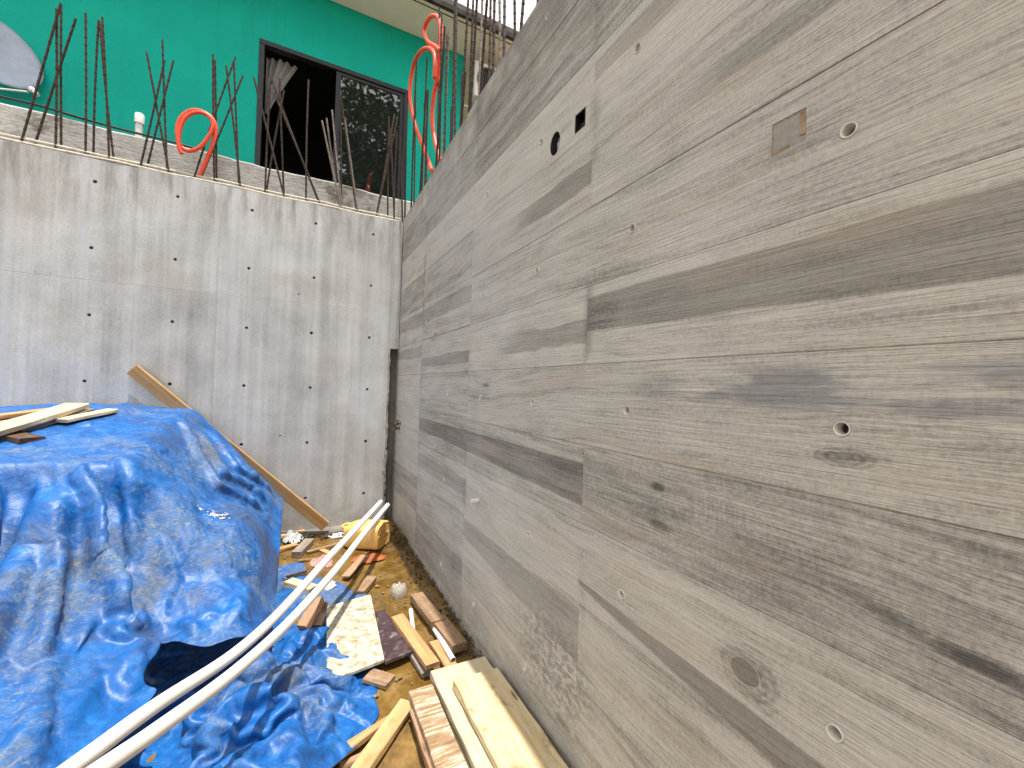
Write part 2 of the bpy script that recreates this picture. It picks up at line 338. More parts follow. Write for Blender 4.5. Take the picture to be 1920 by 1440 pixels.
def tarp_mat(name, dirt=.5, seed=0.):
    m = M(name, .42, .5); p = m.vm('ADD', m.pos(), (seed, seed*.7, 0.)); x, y, z = m.sep(p)
    n1 = m.noise(p, 2.1, 6, .62, .5); n2 = m.noise(p, 9., 8, .74, 1.2); n3 = m.noise(p, 42., 6, .75, .9)
    fib = m.noise(m.xyz(m.math('MULTIPLY', x, 18.), m.math('MULTIPLY', y, 60.), m.math('MULTIPLY', z, 40.)), 1., 5, .7, 1.5)
    d = m.math('ADD', m.math('MULTIPLY', n1, 1.0), m.math('ADD', m.math('MULTIPLY', n2, .55), m.math('ADD', m.math('MULTIPLY', n3, .30), m.math('MULTIPLY', fib, .30))))
    df = m.rng(d, 1.03-dirt*.10, 1.30-dirt*.10)
    blue = m.ramp(n2, [(.3, (.002, .048, .19)), (.5, (.004, .100, .36)), (.72, (.010, .165, .50))])
    dust = m.ramp(n3, [(.30, (.035, .075, .15)), (.50, (.09, .135, .20)), (.70, (.25, .265, .265))])
    mud = m.rng(m.noise(m.vm('ADD', p, (3., 8., 1.)), 2.6, 6, .66, .8), .57, .72)
    dust = m.mix(m.math('MULTIPLY', mud, .75), dust, (.19, .15, .095))
    c = m.mix(m.math('MULTIPLY', df, m.rng(n3, .35, .6, .45, .9)), blue, dust)
    gr = m.rng(m.noise(m.vm('ADD', p, (7., 2., 4.)), 1.5, 6, .68, .6), .50, .68)
    c = m.mix(m.math('MULTIPLY', gr, .55), c, m.ramp(n3, [(.35, (.018, .024, .035)), (.65, (.13, .115, .085))]))
    m.col(c); m.rough(m.rng(df, 0., 1., .46, .85))
    cr = m.vor(m.vm('ADD', p, m.vm('MULTIPLY', m.noise(p, 4., 3, .5, 0., True), (.25, .25, .25))), 11., 'DISTANCE_TO_EDGE')[0]
    cr2 = m.vor(m.vm('ADD', p, m.vm('MULTIPLY', m.noise(p, 9., 3, .5, 0., True), (.12, .12, .12))), 31., 'DISTANCE_TO_EDGE')[0]
    h = m.math('ADD', m.math('MULTIPLY', m.rng(cr, 0., .35), .8), m.math('ADD', m.math('MULTIPLY', m.rng(cr2, 0., .3), .25), m.math('MULTIPLY', n2, .6)))
    m.nrm(m.bump(m.math('ADD', h, m.math('MULTIPLY', n3, .15)),   .0035, .5)); return m.m

def mud_mat():
    m = M('wet_mud', .7, .5); p = m.pos(); x, y, z = m.sep(p)
    a = m.noise(p, 2.2, 5, .62); b = m.noise(p, 13., 5, .7); c3 = m.noise(p, 70., 4, .75)
    t = m.math('ADD', m.math('MULTIPLY', a, .62), m.math('ADD', m.math('MULTIPLY', b, .38), m.math('MULTIPLY', c3, .16)))
    c = m.ramp(t, [(.40, (.034, .020, .006)), (.52, (.10, .055, .012)), (.62, (.20, .115, .025)), (.78, (.33, .215, .07))])
    wet = m.rng(m.noise(p, 1.9, 5, .6), .40, .53)
    c = m.mix(m.math('MULTIPLY', wet, .40), c, (.10, .052, .010))
    far = m.rng(m.math('ABSOLUTE', y), 7., 14.)
    c = m.mix(m.math('MULTIPLY', far, .7), c, (.22, .19, .14))
    m.col(c); m.rough(m.rng(wet, 0., 1., .8, .08))
    bp = m.n('Bump'); bp.inputs['Distance'].default_value = .010; m.put(bp.inputs['Height'], m.math('ADD', m.math('MULTIPLY', b, .8), m.math('MULTIPLY', c3, .15))); m.put(bp.inputs['Strength'], m.rng(wet, 0., 1., .75, .18)); m.nrm(bp.outputs[0])
    return m.m

def teal_mat():
    m = M('teal_wall_paint', .7, .2); p = m.pos()
    a = m.noise(p, 1.3, 5, .6); b = m.noise(p, 40., 4, .7)
    c = m.ramp(m.math('ADD', m.math('MULTIPLY', a, .7), m.math('MULTIPLY', b, .3)), [(.3, (.001, .36, .275)), (.7, (.002, .46, .36))])
    x, y, z = m.sep(p)
    st = m.math('MULTIPLY', m.rng(m.noise(m.xyz(m.math('MULTIPLY', x, 6.), y, m.math('MULTIPLY', z, .35)), 1., 5, .65), .52, .74), .30)
    c = m.mix(st, c, (.012, .20, .165))
    c = m.mix(m.math('MULTIPLY', m.math('MULTIPLY', m.rng(z, 4.9, 3.8), m.rng(m.noise(p, 5., 5, .7), .42, .62)), .45), c, (.16, .22, .18))
    m.col(c); m.nrm(m.bump(m.math('ADD', b, m.noise(p, 9., 3, .5)), .006, .7)); return m.m

def glass_mat():
    m = M('dark_window_glass', .02, .5); m.col((.012, .014, .016)); m.b.inputs['Specular IOR Level'].default_value = .5
    m.b.inputs['IOR'].default_value = 1.9; m.b.inputs['Coat Weight'].default_value = 1.; m.b.inputs['Coat IOR'].default_value = 1.9; m.b.inputs['Coat Roughness'].default_value = .01; return m.m

MAT = dict(
    board=board_concrete(), cast=cast_concrete(),
    core=cast_concrete('rough_concrete', (.085, .08, .07), (.24, .23, .205), .4),
    parapet=weathered_plaster(),
    teal=teal_mat(), soffit=simple('off_white_soffit_paint', (.88, .87, .85), .8, .04, 3.),
    fascia=simple('mouldy_roof_edge', (.055, .05, .045), .9, .5, 9., bump=.01), roof=simple('grey_roof_concrete', (.22, .21, .2), .9, .2, 4.),
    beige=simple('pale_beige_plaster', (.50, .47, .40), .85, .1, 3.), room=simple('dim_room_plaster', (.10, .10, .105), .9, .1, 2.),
    frame=simple('charcoal_aluminium', (.020, .023, .028), .35, .15, 20.), glass=glass_mat(),
    curtain=simple('sheer_grey_curtain', (.30, .295, .29), .9, .15, 12.),
    rebar=simple('rusted_steel_bar', (.045, .028, .020), .8, .45, 30., bump=.002), bar_pale=simple('cement_coated_bar', (.52, .48, .40), .9, .35, 24., bump=.003),
    bar_dusty=simple('dusty_steel_bar', (.20, .17, .14), .9, .5, 30.),
    orange=simple('orange_conduit_plastic', (.80, .085, .035), .45, .15, 14.), pvc=simple('white_pvc', (.70, .69, .655), .4, .07, 6., .5),
    pvc_old=simple('grimy_white_pvc', (.62, .61, .57), .5, .15, 14.), sleeve=simple('off_white_sleeve_plastic', (.62, .59, .52), .6, .2, 40.),
    black=simple('black_plastic', (.012, .012, .013), .45, .2, 20.), dish=simple('grey_dish_paint', (.40, .45, .55), .55, .12, 9.),
    white_metal=simple('white_painted_metal', (.74, .74, .72), .5, .06, 6.), grill=simple('dark_grey_grille', (.07, .075, .08), .5, .15, 8.),
    tarp=tarp_mat('dirty_blue_tarp', .10, 0.), tarp2=tarp_mat('crumpled_blue_tarp', -.05, 4.3), tarp3=tarp_mat('muddy_blue_sheet', .75, 9.1),
    mud=mud_mat(), clod=simple('dark_soil_clods', (.075, .055, .035), .95, .5, 30., bump=.004), chip=simple('pale_wood_chips', (.24, .17, .09), .9, .6, 50.),
    pine=wood('fresh_pine', (.60, .41, .20), (.38, .22, .085), .2), pine_pale=wood('pale_dusty_pine', (.66, .565, .40), (.44, .34, .20), .45),
    orange_wood=wood('orange_red_timber', (.58, .35, .16), (.36, .18, .065), .25), red_wood=wood('reddish_offcut_timber', (.46, .29, .18), (.25, .135, .075), .3),
    pine_dark=wood('aged_pine', (.50, .31, .14), (.30, .16, .06), .12),
    brown=wood('weathered_brown_timber', (.36, .235, .135), (.17, .095, .05), .25), dark=wood('dark_brown_timber', (.13, .075, .05), (.05, .027, .018), .25),
    grey=wood('grey_weathered_timber', (.36, .31, .26), (.17, .14, .115), .35), spalt=wood('spalted_pale_timber', (.72, .60, .38), (.40, .27, .12), .35, .7, .6, .5),
    can=simple('yellow_orange_plastic', (.74, .45, .14), .5, .12, 9.), rag=simple('pink_rag_cloth', (.50, .26, .25), .95, .3, 18.), redbag=simple('red_orange_plastic_net', (.36, .10, .035), .6, .4, 25.),
    film=simple('crumpled_white_film', (.48, .50, .52), .25, .12, 14., .6), brass=simple('dull_brass', (.16, .115, .05), .45, .3, 30., metal=.8),
    bore_shade=simple('painted_bore_shade', (.045, .036, .026), .95, .4, 60.),  # dark brown standing in for the shade inside the sleeves
    rust=simple('rusty_embedded_wood', (.34, .225, .145), .9, .4, 25., bump=.004),
)
def streaked():
    m = M('cement_streaked_timber', .8, .3); x, y, z = m.sep(m.obj())
    n = m.noise(m.xyz(m.math('MULTIPLY', x, 42.), m.math('MULTIPLY', y, 5.), z), 1., 5, .7); s = m.noise(m.obj(), 5., 4, .6)
    t = m.math('ADD', n, m.math('MULTIPLY', m.math('SUBTRACT', s, .5), .5))
    c = m.ramp(t, [(.36, (.21, .125, .065)), (.50, (.34, .225, .13)), (.57, (.50, .40, .29)), (.72, (.68, .62, .52))])
    m.col(c); m.nrm(m.bump(t, .004, .8)); return m.m
def cement_board():
    m = M('cement_spattered_board', .9, .2); n = m.noise(m.obj(), 16., 6, .7, .6); b = m.noise(m.obj(), 60., 4, .7)
    c = m.ramp(n, [(.32, (.20, .165, .10)), (.44, (.36, .32, .22)), (.52, (.50, .47, .375)), (.7, (.58, .555, .465))])
    m.col(c); m.nrm(m.bump(m.math('ADD', n, m.math('MULTIPLY', b, .4)), .006, .9)); return m.m
def film_ply():
    m = M('dark_film_faced_plywood', .45, .5); n = m.noise(m.obj(), 11., 7, .72, .8)
    c = m.ramp(n, [(.42, (.040, .022, .026)), (.55, (.075, .046, .050)), (.66, (.28, .26, .26)), (.8, (.55, .52, .50))])
    m.col(c); m.nrm(m.bump(n, .003, .5)); return m.m
def clear_plastic():
    m = M('clear_bottle_plastic', .12, .5); m.col((.85, .84, .80)); m.b.inputs['Transmission Weight'].default_value = .7; m.b.inputs['IOR'].default_value = 1.3; return m.m
def leaf_mat():
    m = M('mango_leaf', .5, .4); m.col(m.ramp(m.rnd(), [(0., (.03, .07, .015)), (1., (.05, .1, .02))])); return m.m
MAT.update(streak=streaked(), cement_board=cement_board(), film_ply=film_ply(), bottle=clear_plastic(), leaf=leaf_mat(), bark=simple('brown_bark', (.10, .07, .05), .95, .3, 8., bump=.01))

# ================================================================== THE SETTING
def axis(lo, hi, d0, d1, step):                      # fine inside d0..d1, growing outside
    a = list(np.arange(d0, d1+1e-6, step)); s = step; x = d1
    while x < hi: s *= 1.35; x = min(hi, x+s); a.append(x)
    s = step; x = d0
    while x > lo: s *= 1.35; x = max(lo, x-s); a.insert(0, x)
    return np.array(a)
gx = axis(-420, 420, -.6, 1.3, .03); gy = axis(-420, 420, .6, 5.3, .03)
def gnoise(x, y):
    return (mnoise.fractal((x*1.7, y*1.7, 0), 1.0, 2.0, 4)*.022+mnoise.noise((x*14, y*14, 3))*.006+mnoise.noise((x*33, y*33, 3))*.003)
verts = []; faces = []
for yy in gy:
    for xx in gx:
        near = 1 if (-3 < xx < 3 and -1 < yy < 7) else .2
        bank = .05*max(0, 1-abs(xx-1.05)/.16) if (.8 < xx < 1.3 and yy > 2.6) else 0
        verts.append((xx, yy, float(gz(xx, yy))+gnoise(xx, yy)*near+bank*(1 if yy < 5.3 else 0)))
nx_ = len(gx)
for j in range(len(gy)-1):
    for i in range(nx_-1): faces.append((j*nx_+i, j*nx_+i+1, (j+1)*nx_+i+1, (j+1)*nx_+i))
tag(mobj('ground', verts, faces, MAT['mud'], smooth=True), kind='structure')

# ------------------------------------------------------------------ panels with real holes
def panel(name, quad, holes, mat, parent, to3, thick, cham, proud=0.):
    """quad: 4 corners (u,v) ccw; holes: list of closed (u,v) loops; to3(u,v,depth)->xyz, depth>0 goes into the wall"""
    cu = sum(q[0] for q in quad)/4; cv = sum(q[1] for q in quad)/4
    def inset(c): return [(q[0]+(c if q[0] < cu else -c), q[1]+(c if q[1] < cv else -c)) for q in quad]
    I = inset(cham); Oq = inset(.0004)
    pts = [Vector(p) for p in I]; ed = [(i, (i+1) % 4) for i in range(4)]
    for h in holes:
        n0 = len(pts); pts += [Vector(p) for p in h]; ed += [(n0+i, n0+(i+1) % len(h)) for i in range(len(h))]
    r = delaunay_2d_cdt(pts, ed, [], 1, 1e-6)
    P2, T = r[0], r[2]
    def inside(p, loop):
        c = False; n = len(loop)
        for i in range(n):
            a, b = loop[i], loop[(i+1) % n]
            if (a[1] > p[1]) != (b[1] > p[1]) and p[0] < (b[0]-a[0])*(p[1]-a[1])/(b[1]-a[1])+a[0]: c = not c
        return c
    mb = MB(); F = []
    for t in T:
        ce = [sum(P2[i][k] for i in t)/len(t) for k in (0, 1)]
        if not any(inside(ce, h) for h in holes): F.append(t)
    mb.add([to3(p[0], p[1], -proud) for p in P2], F)
    A = [to3(*p, -proud) for p in I]; B = [to3(*p, cham*.9-proud) for p in Oq]; C = [to3(*p, thick) for p in Oq]
    mb.add(A+B+C, [(i, (i+1) % 4, 4+(i+1) % 4, 4+i) for i in range(4)]+[(4+i, 4+(i+1) % 4, 8+(i+1) % 4, 8+i) for i in range(4)])
    for h in holes:
        n = len(h); mb.add([to3(*p, -proud) for p in h]+[to3(*p, thick) for p in h], [(i, (i+1) % n, n+(i+1) % n, n+i) for i in range(n)])
    V = mb.v; o = mobj(name, V, mb.f, mat, parent, loc=to3(cu, cv, 0))
    bm = bmesh.new(); bm.from_mesh(o.data); bmesh.ops.remove_doubles(bm, verts=bm.verts, dist=1e-5); bmesh.ops.recalc_face_normals(bm, faces=bm.faces)
    # outward = towards the open side
    nrm = Vector(to3(0, 0, -1))-Vector(to3(0, 0, 0)); f = max(bm.faces, key=lambda f: abs(f.normal.dot(nrm))*f.calc_area())
    if f.normal.dot(nrm) < 0: bmesh.ops.reverse_faces(bm, faces=bm.faces)
    bm.to_mesh(o.data); bm.free(); return o
def circ(u, v, r, n=18, rv=None): return [(u+r*math.cos(2*math.pi*i/n), v+(rv or r)*math.sin(2*math.pi*i/n)) for i in range(n)]

# ------------------------------------------------------------------ right wall: board marked concrete
WX = 1.09
def rtop(y): return min(3.552, 3.424+max(0, 4.9-y)*.0455)
rw = empty('board_marked_wall', (WX, 2.0, -.3), 'tall board-marked grey concrete wall with wood grain and plastic sleeves', 'wall')
RT = .19
def r3(u, v, d): return (WX+d, u, v)
cols = [-3.91, -2.57, -1.235, .10, 1.432, 2.772, 4.022, 5.27]
rows = [-.42, -.087, .246, .579, .912, 1.243, 1.579, 1.908, 2.244, 2.577, 2.91, 3.243, 9]
sleeves = [(.495+.6825*k, .73+.672*j) for k in range(-6, 7) for j in range(-1, 4)]+[(1.842, 3.385)]
sleeves = [s for s in sleeves if s[0] < 3.4 or s[1] > 1]
boxes = [('rect', 1.488, 1.567, 2.626, 2.712), ('round', 1.730, 2.668, .044, .056), ('plate', .586, .669, 2.097, 2.18)]
LONG = [-3.91, -1.235, 2.772, 4.022, 5.27]
grid = []
for j in range(len(rows)-1):
    cc = LONG if j in (0, 3, 5, 7, 9) else cols
    for ya, yb in zip(cc[:-1], cc[1:]): grid.append((j, ya, yb))
for (j, y0, y1) in grid:
    if True:
        z0 = rows[j]
        zt0 = zt1 = rows[j+1]
        if j == len(rows)-2: zt0, zt1 = rtop(y0), rtop(y1)
        hs = []
        def ins(u, v, mrg=.03): return y0+mrg < u < y1-mrg and z0+mrg < v < min(zt0, zt1)-mrg
        for (u, v) in sleeves:
            if ins(u, v, .02): hs.append(circ(u, v, .0185, 20))
        for b in boxes:
            if b[0] == 'round':
                if ins(b[1], b[2]): hs.append(circ(b[1], b[2], b[3], 24, b[4]))
            elif ins((b[1]+b[2])/2, (b[3]+b[4])/2):
                hs.append([(b[1], b[3]), (b[2], b[3]), (b[2], b[4]), (b[1], b[4])])
        panel('panel', [(y0, z0), (y1, z0), (y1, zt1), (y0, zt0)], hs, MAT['board'], rw, r3, RT, {6: .0034, 5: .003, 4: .0026, 3: .0024, 2: .0026, 10: .0026}.get(j, .0014), random.uniform(0, .0042))
mb = MB()
ys = [-3.90, 1.9, 5.26]
for ya, yb in zip(ys[:-1], ys[1:]):
    mb.add([(WX+RT, ya, -.42), (WX+.26, ya, -.42), (WX+.26, yb, -.42), (WX+RT, yb, -.42),
            (WX+RT, ya, rtop(ya)-.004), (WX+.26, ya, rtop(ya)-.004), (WX+.26, yb, rtop(yb)-.004), (WX+RT, yb, rtop(yb)-.004)],
           [(0,3,2,1),(4,5,6,7),(0,1,5,4),(1,2,6,5),(2,3,7,6),(3,0,4,7)])
mb.build('core', MAT['core'], rw)
for (u, v) in sleeves:
    if v > rtop(u)-.02 or not (-3.8 < u < 5.0): continue
    mb = MB(); p = random.uniform(.003, .007)
    mb.lathe([(.0135, .185), (.0135, -p+.002), (.0145, -p), (.0168, -p-.0005), (.018, -p+.0025), (.0182, .185)], (WX, u, v), (1, 0, 0), 20)
    sv = autosmooth(mb.build('tie_sleeve', MAT['sleeve'], rw))
    MB().lathe([(.0, .034), (.0134, .030)], (WX, u, v), (1, 0, 0), 16).build('bore_shade', MAT['bore_shade'], sv)  # disc painted dark as the shade deep in the sleeve
# electrical box, round junction box, left-over formwork plate
b = boxes[0]; mb = MB()
for (a0, a1, c0, c1) in ((b[1]+.001, b[1]+.006, b[3]+.001, b[4]-.001), (b[2]-.006, b[2]-.001, b[3]+.001, b[4]-.001), (b[1]+.006, b[2]-.006, b[3]+.001, b[3]+.006), (b[1]+.006, b[2]-.006, b[4]-.006, b[4]-.001)):
    mb.box((WX-.001, a0, c0), (WX+.075, a1, c1))
mb.box((WX+.07, b[1]+.006, b[3]+.006), (WX+.078, b[2]-.006, b[4]-.006))
for k in range(3): mb.tube(curve_pts([(WX+.07, 1.51+k*.016, 2.69), (WX+.03, 1.505+k*.016, 2.675), (WX+.02, 1.52+k*.014, 2.65), (WX+.06, 1.515+k*.015, 2.635)], 5), .004, 6)
mb.build('electrical_box', MAT['black'], rw)
mb = MB(); mb.add([(WX-.001, 1.73+.0415*math.cos(a), 2.668+.0535*math.sin(a)) for a in np.linspace(0, 2*math.pi, 24, False)]+
   [(WX+.06, 1.73+.040*math.cos(a), 2.668+.052*math.sin(a)) for a in np.linspace(0, 2*math.pi, 24, False)], [(i, (i+1) % 24, 24+(i+1) % 24, 24+i) for i in range(24)]+[tuple(range(24, 48))])
jb = mb.build('junction_box', MAT['frame'], rw)
mb = MB(); V = []; rr = random.Random(3)
for i in range(7):
    for j in range(7):
        V.append((WX+.02+rr.random()*.022, 1.705+i*.0085, 2.655+j*.0095))
mb.add(V, [(i*7+j, i*7+j+1, i*7+j+8, i*7+j+7) for i in range(6) for j in range(6)]); mb.build('plastic_wad', MAT['film'], jb)
b = boxes[2]; mb = MB(); n = 12
V = [(WX+.002+.004*mnoise.noise((i*.9, j*.9, 4)), b[1]+(b[2]-b[1])*i/n, b[3]+(b[4]-b[3])*j/n) for i in range(n+1) for j in range(n+1)]
mb.add(V, [(i*(n+1)+j, i*(n+1)+j+1, (i+1)*(n+1)+j+1, (i+1)*(n+1)+j) for i in range(n) for j in range(n)])
pl = mb.build('patch', cast_concrete('patch_concrete', (.24, .215, .18), (.42, .385, .33), .1), rw, True); pl['label'] = 'rough square patch of concrete'
mb = MB(); mb.box((WX-.001, b[1]+.001, b[3]+.02), (WX+.02, b[1]+.014, b[4]-.001)); mb.box((WX-.001, b[1]+.04, b[3]+.001), (WX+.02, b[2]-.001, b[3]+.010))
mb.build('wood_sliver', MAT['rust'], rw)
mb = MB(); mb.lathe([(.0, -.05), (.012, -.05), (.013, -.045), (.013, .02)], PX(897, 938, WX), (1, .0, 0), 12); mb.build('pipe_stub', MAT['pvc'], rw)
# hose taps close to the corner
for (px, py, s) in ((751, 794, .8), (749, 803, 1.)):
    p = PX(px, py, WX); q = empty('hose_tap', p, None, None)
    q['label'] = 'dark hose tap on board-marked wall by the corner, %s' % ('upper one' if s < 1 else 'lower and larger one'); q['category'] = 'tap'
    mb = MB(); mb.lathe([(.0, -.07*s), (.014*s, -.07*s), (.016*s, -.05*s), (.013*s, -.03*s), (.013*s, -.008), (.022*s, -.006), (.022*s, .004)], p, (1, 0, 0), 14)
    mb.tube([p+Vector((-.05*s, 0, 0)), p+Vector((-.075*s, 0, -.015*s)), p+Vector((-.08*s, 0, -.05*s))], .010*s, 8); mb.build('body', MAT['brass'], q, True)
    mb = MB(); mb.tube([p+Vector((-.045*s, 0, .01*s)), p+Vector((-.045*s, 0, .04*s))], .006, 8); mb.cbox(p+Vector((-.075*s, -.008, .038*s)), p+Vector((-.012*s, .008, .046*s)), .002); mb.build('handle', MAT['black'], q)

# rebar: base point and tip point, slight bend, with tie wire at the foot
def rebar(parent, p0, p1, mat, r=.0085, bend=.012, tie=True):
    p0, p1 = Vector(p0), Vector(p1); d = p1-p0; L = d.length
    off = Vector((random.uniform(-1, 1), random.uniform(-1, 1), 0))*bend*L; mb = MB(); pts = []
    n = max(6, int(L/.07))
    for i in range(n+1):
        t = i/n; pts.append(p0+d*t+off*math.sin(math.pi*t)*.6+Vector((0, 0, 0)))
    mb.tube([p0-Vector((0, 0, .25))]+pts, r, 6)
    for i in range(2, n, 1):                        # ribs of the bar
        q = pts[i]; u = (pts[i]-pts[i-1]).normalized(); mb.tube([q-u*.004, q+u*.004], r*1.22, 6)
    if tie: mb.lathe([(.0, -.012), (r*2.0, -.006), (r*2.3, .008), (r*1.3, .03), (.0, .032)], p0, (0, 0, 1), 7)
    if tie: mb.tube([p0+Vector((r*1.6*math.cos(a), r*1.6*math.sin(a), .012+a*.0012)) for a in np.linspace(0, 9, 14)]+[p0+Vector((.03, -.02, .05))], .0028, 4)
    return mb.build('rebar', MAT[mat], parent)
zz = lambda x, y: (740+x*.3125, y*.3125)
RB = [((100,1240),(132,360)),((118,1205),(126,545)),((150,1160),(190,545)),((165,1130),(195,345)),((182,1105),(200,540)),((205,1075),(178,620)),((245,1005),(300,160)),((258,985),(268,45)),((270,965),(281,75)),
      ((285,935),(326,178)),((300,905),(316,212)),((345,850),(362,-60)),((362,825),(372,-40)),((335,860),(340,640)),((392,765),(446,-80)),((405,745),(405,450)),((398,750),(424,430)),((445,680),(476,-120)),((452,660),(497,-60)),
      ((505,590),(531,-140)),((512,575),(557,-40)),((570,470),(578,-160)),((592,440),(600,-60)),((645,350),(628,-150)),((657,335),(660,-80)),((732,205),(717,-160)),((752,185),(780,-100)),((853,30),(868,-200))]
for k, (a, c) in enumerate(RB):
    xp = WX+(.05, .19)[k % 2]*.9
    bpt = PX(*zz(*a), xp); tpt = PX(*zz(*c), xp+random.uniform(-.03, .03))
    bpt.z = rtop(bpt.y)+.0
    rebar(rw, bpt, tpt, 'bar_dusty' if k in (9, 19, 23) else 'rebar', .0095, .006)

# ------------------------------------------------------------------ left wall: smooth cast concrete with tie holes
WY = 5.03
lw = empty('cast_concrete_wall', (-1.5, WY, -.3), 'pale grey smooth cast concrete wall with rows of round tie holes', 'wall')
LT = .10
def l3(u, v, d): return (u, WY+d, v)
ucol = [-6.2, -3.78, -1.335, -.70, .965]; vrow = [-.45, 1.115, 2.308, 3.385]
lholes = [(-1.633+.5955*k, 3.19-.5935*j) for k in range(-7, 5) for j in range(6)]+[(-.11, .9), (.02, 2.4)]
for i in range(len(ucol)-1):
    for j in range(3):
        u0, u1, v0, v1 = ucol[i], ucol[i+1], vrow[j], vrow[j+1]
        hs = [circ(u+random.uniform(-.006, .006), v+random.uniform(-.006, .006), random.uniform(.013, .0165) if k < 72 else .008, 14) for k, (u, v) in enumerate(lholes) if u0+.03 < u < u1-.03 and v0+.03 < v < v1-.03]
        panel('panel', [(u0, v0), (u1, v0), (u1, v1), (u0, v1)], hs, MAT['cast'], lw, l3, LT, .0012 if (i in (1,)) else .0005, .002+(.009 if i >= 2 else 0))
panel('panel', [(.965, 1.89), (1.083, 1.89), (1.083, 3.385), (.965, 3.385)], [], MAT['cast'], lw, l3, LT, .003, .006)
mb = MB(); mb.box((-6.2, WY+LT, -.45), (WX-.002, WY+LT+.12, 3.381)); mb.build('core', MAT['core'], lw)
# broken ragged edge beside the corner gap
mb = MB(); n = 46
for i in range(n):
    z = -.15+i*2.05/n; h = 2.05/n
    a = .93+.05*mnoise.noise((z*3, 0, 0))+.02*mnoise.noise((z*17, 1, 0)); bb = .985+.02*mnoise.noise((z*9, 4, 0))
    d = .012+.02*abs(mnoise.noise((z*13, 7, 0)))
    a = max(.90, min(a, .962))
    mb.add([(a, WY-.001, z), (bb, WY-d, z), (bb+.012, WY+.09, z), (a, WY-.001, z+h), (bb+.01*random.uniform(-1, 1), WY-d, z+h), (bb+.012, WY+.09, z+h)], [(0, 1, 4, 3), (1, 2, 5, 4), (0, 3, 5, 2), (3, 4, 5), (0, 2, 1)])
mb.build('ragged_edge', cast_concrete('ragged_edge_concrete', (.16, .15, .125), (.42, .40, .35), .3), lw)
# footing lip
mb = MB(); xs = np.linspace(-3.5, .92, 90); V = []
for x in xs:
    d = .10+.025*mnoise.noise((x*4, 2, 0)); h = -.165+.05+.02*mnoise.noise((x*5, 8, 0))
    V += [(x, WY-d-.02, -.3), (x, WY-d, h-.01), (x, WY-d+.02, h), (x, WY+.01, h+.005)]
mb.add(V, [(4*i+k, 4*i+4+k, 4*i+5+k, 4*i+1+k) for i in range(89) for k in range(3)]); mb.build('footing', MAT['core'], lw, True)
# two cement coated bars along the top and the starter bars
for k, (y, z) in enumerate(((WY+.008, 3.398), (WY+.05, 3.446))):
    rp = random.Random(k); mb = MB(); pts = [(x, y+.004*rp.uniform(-1, 1), z+.012*mnoise.noise((x*2.3, k*5, 0))) for x in np.linspace(-5.2, 1.07, 60)]
    mb.tube(pts, .0125, 6); mb.build('top_bar', MAT['bar_pale'], lw, True)
z1 = lambda x, y: (x*.3055, y*.3055); z2 = lambda x, y: (460+x*.3056, y*.3056)
LB = [(z1,(125,890),(372,20)),(z1,(200,895),(465,115)),(z1,(342,900),(347,55)),(z1,(378,930),(375,30)),(z1,(525,965),(525,80)),(z1,(575,965),(605,125)),(z1,(672,1000),(628,105)),(z1,(708,1000),(612,130)),
      (z1,(857,1030),(1010,370)),(z1,(893,1035),(1065,370)),(z1,(1042,1075),(900,320)),(z1,(1030,1072),(997,245)),(z1,(1185,1110),(1445,350)),(z1,(1212,1100),(1490,465)),(z1,(1316,1140),(1307,335)),(z1,(1332,1120),(1320,370)),(z1,(1478,1165),(1388,405)),(z1,(1470,1155),(1435,380)),
      (z2,(120,1195),(155,470)),(z2,(122,1195),(238,555)),(z2,(245,1225),(52,475)),(z2,(240,1225),(210,480)),(z2,(372,1255),(388,490)),(z2,(475,1275),(150,455)),(z2,(468,1272),(175,570)),(z2,(592,1295),(585,570)),(z2,(592,1292),(470,740)),(z2,(588,1292),(498,725)),(z2,(596,1292),(532,675)),
      (z2,(690,1322),(585,580)),(z2,(694,1322),(612,735)),(z2,(795,1345),(935,715)),(z2,(800,1340),(915,700)),(z2,(875,1355),(882,715)),(z2,(915,1362),(890,790)),(z2,(912,1362),(930,800)),(z2,(965,1375),(950,840)),(z2,(978,1375),(990,640))]
for k, (zf, a, c) in enumerate(LB):
    yb = WY+(.045, .16)[k % 2]
    bpt = PY(*zf(*a), yb); bpt.z = 3.386; tpt = PY(*zf(*c), yb+random.uniform(-.05, .08))
    rebar(lw, bpt, tpt, 'bar_dusty' if k in (26, 27, 28, 30) else 'rebar', .0095, .008)

# ------------------------------------------------------------------ weathered parapet behind the cast wall
mb = MB(); xs = np.linspace(-7.5, 3.2, 140); V = []
for x in xs:
    t = 3.865-.006*x+.018*mnoise.noise((x*1.6, 0, 0))+.010*mnoise.noise((x*7, 3, 0))
    V += [(x, 5.45, 0.), (x, 5.45+.006*mnoise.noise((x*3, 1, 1)), 3.3), (x, 5.45, t-.02), (x, 5.475, t), (x, 5.60, t+.005), (x, 5.62, t-.02), (x, 5.62, 0.)]
mb.add(V, [(7*i+k, 7*i+7+k, 7*i+8+k, 7*i+1+k) for i in range(139) for k in range(6)]); mb.add(V[:7]+V[-7:], [tuple(range(7)), tuple(range(13, 6, -1))])
pw = tag(mb.build('parapet_wall', MAT['parapet'], None, loc=(-2, 5.5, 0)), 'rough weathered plaster parapet below the teal house', 'wall')

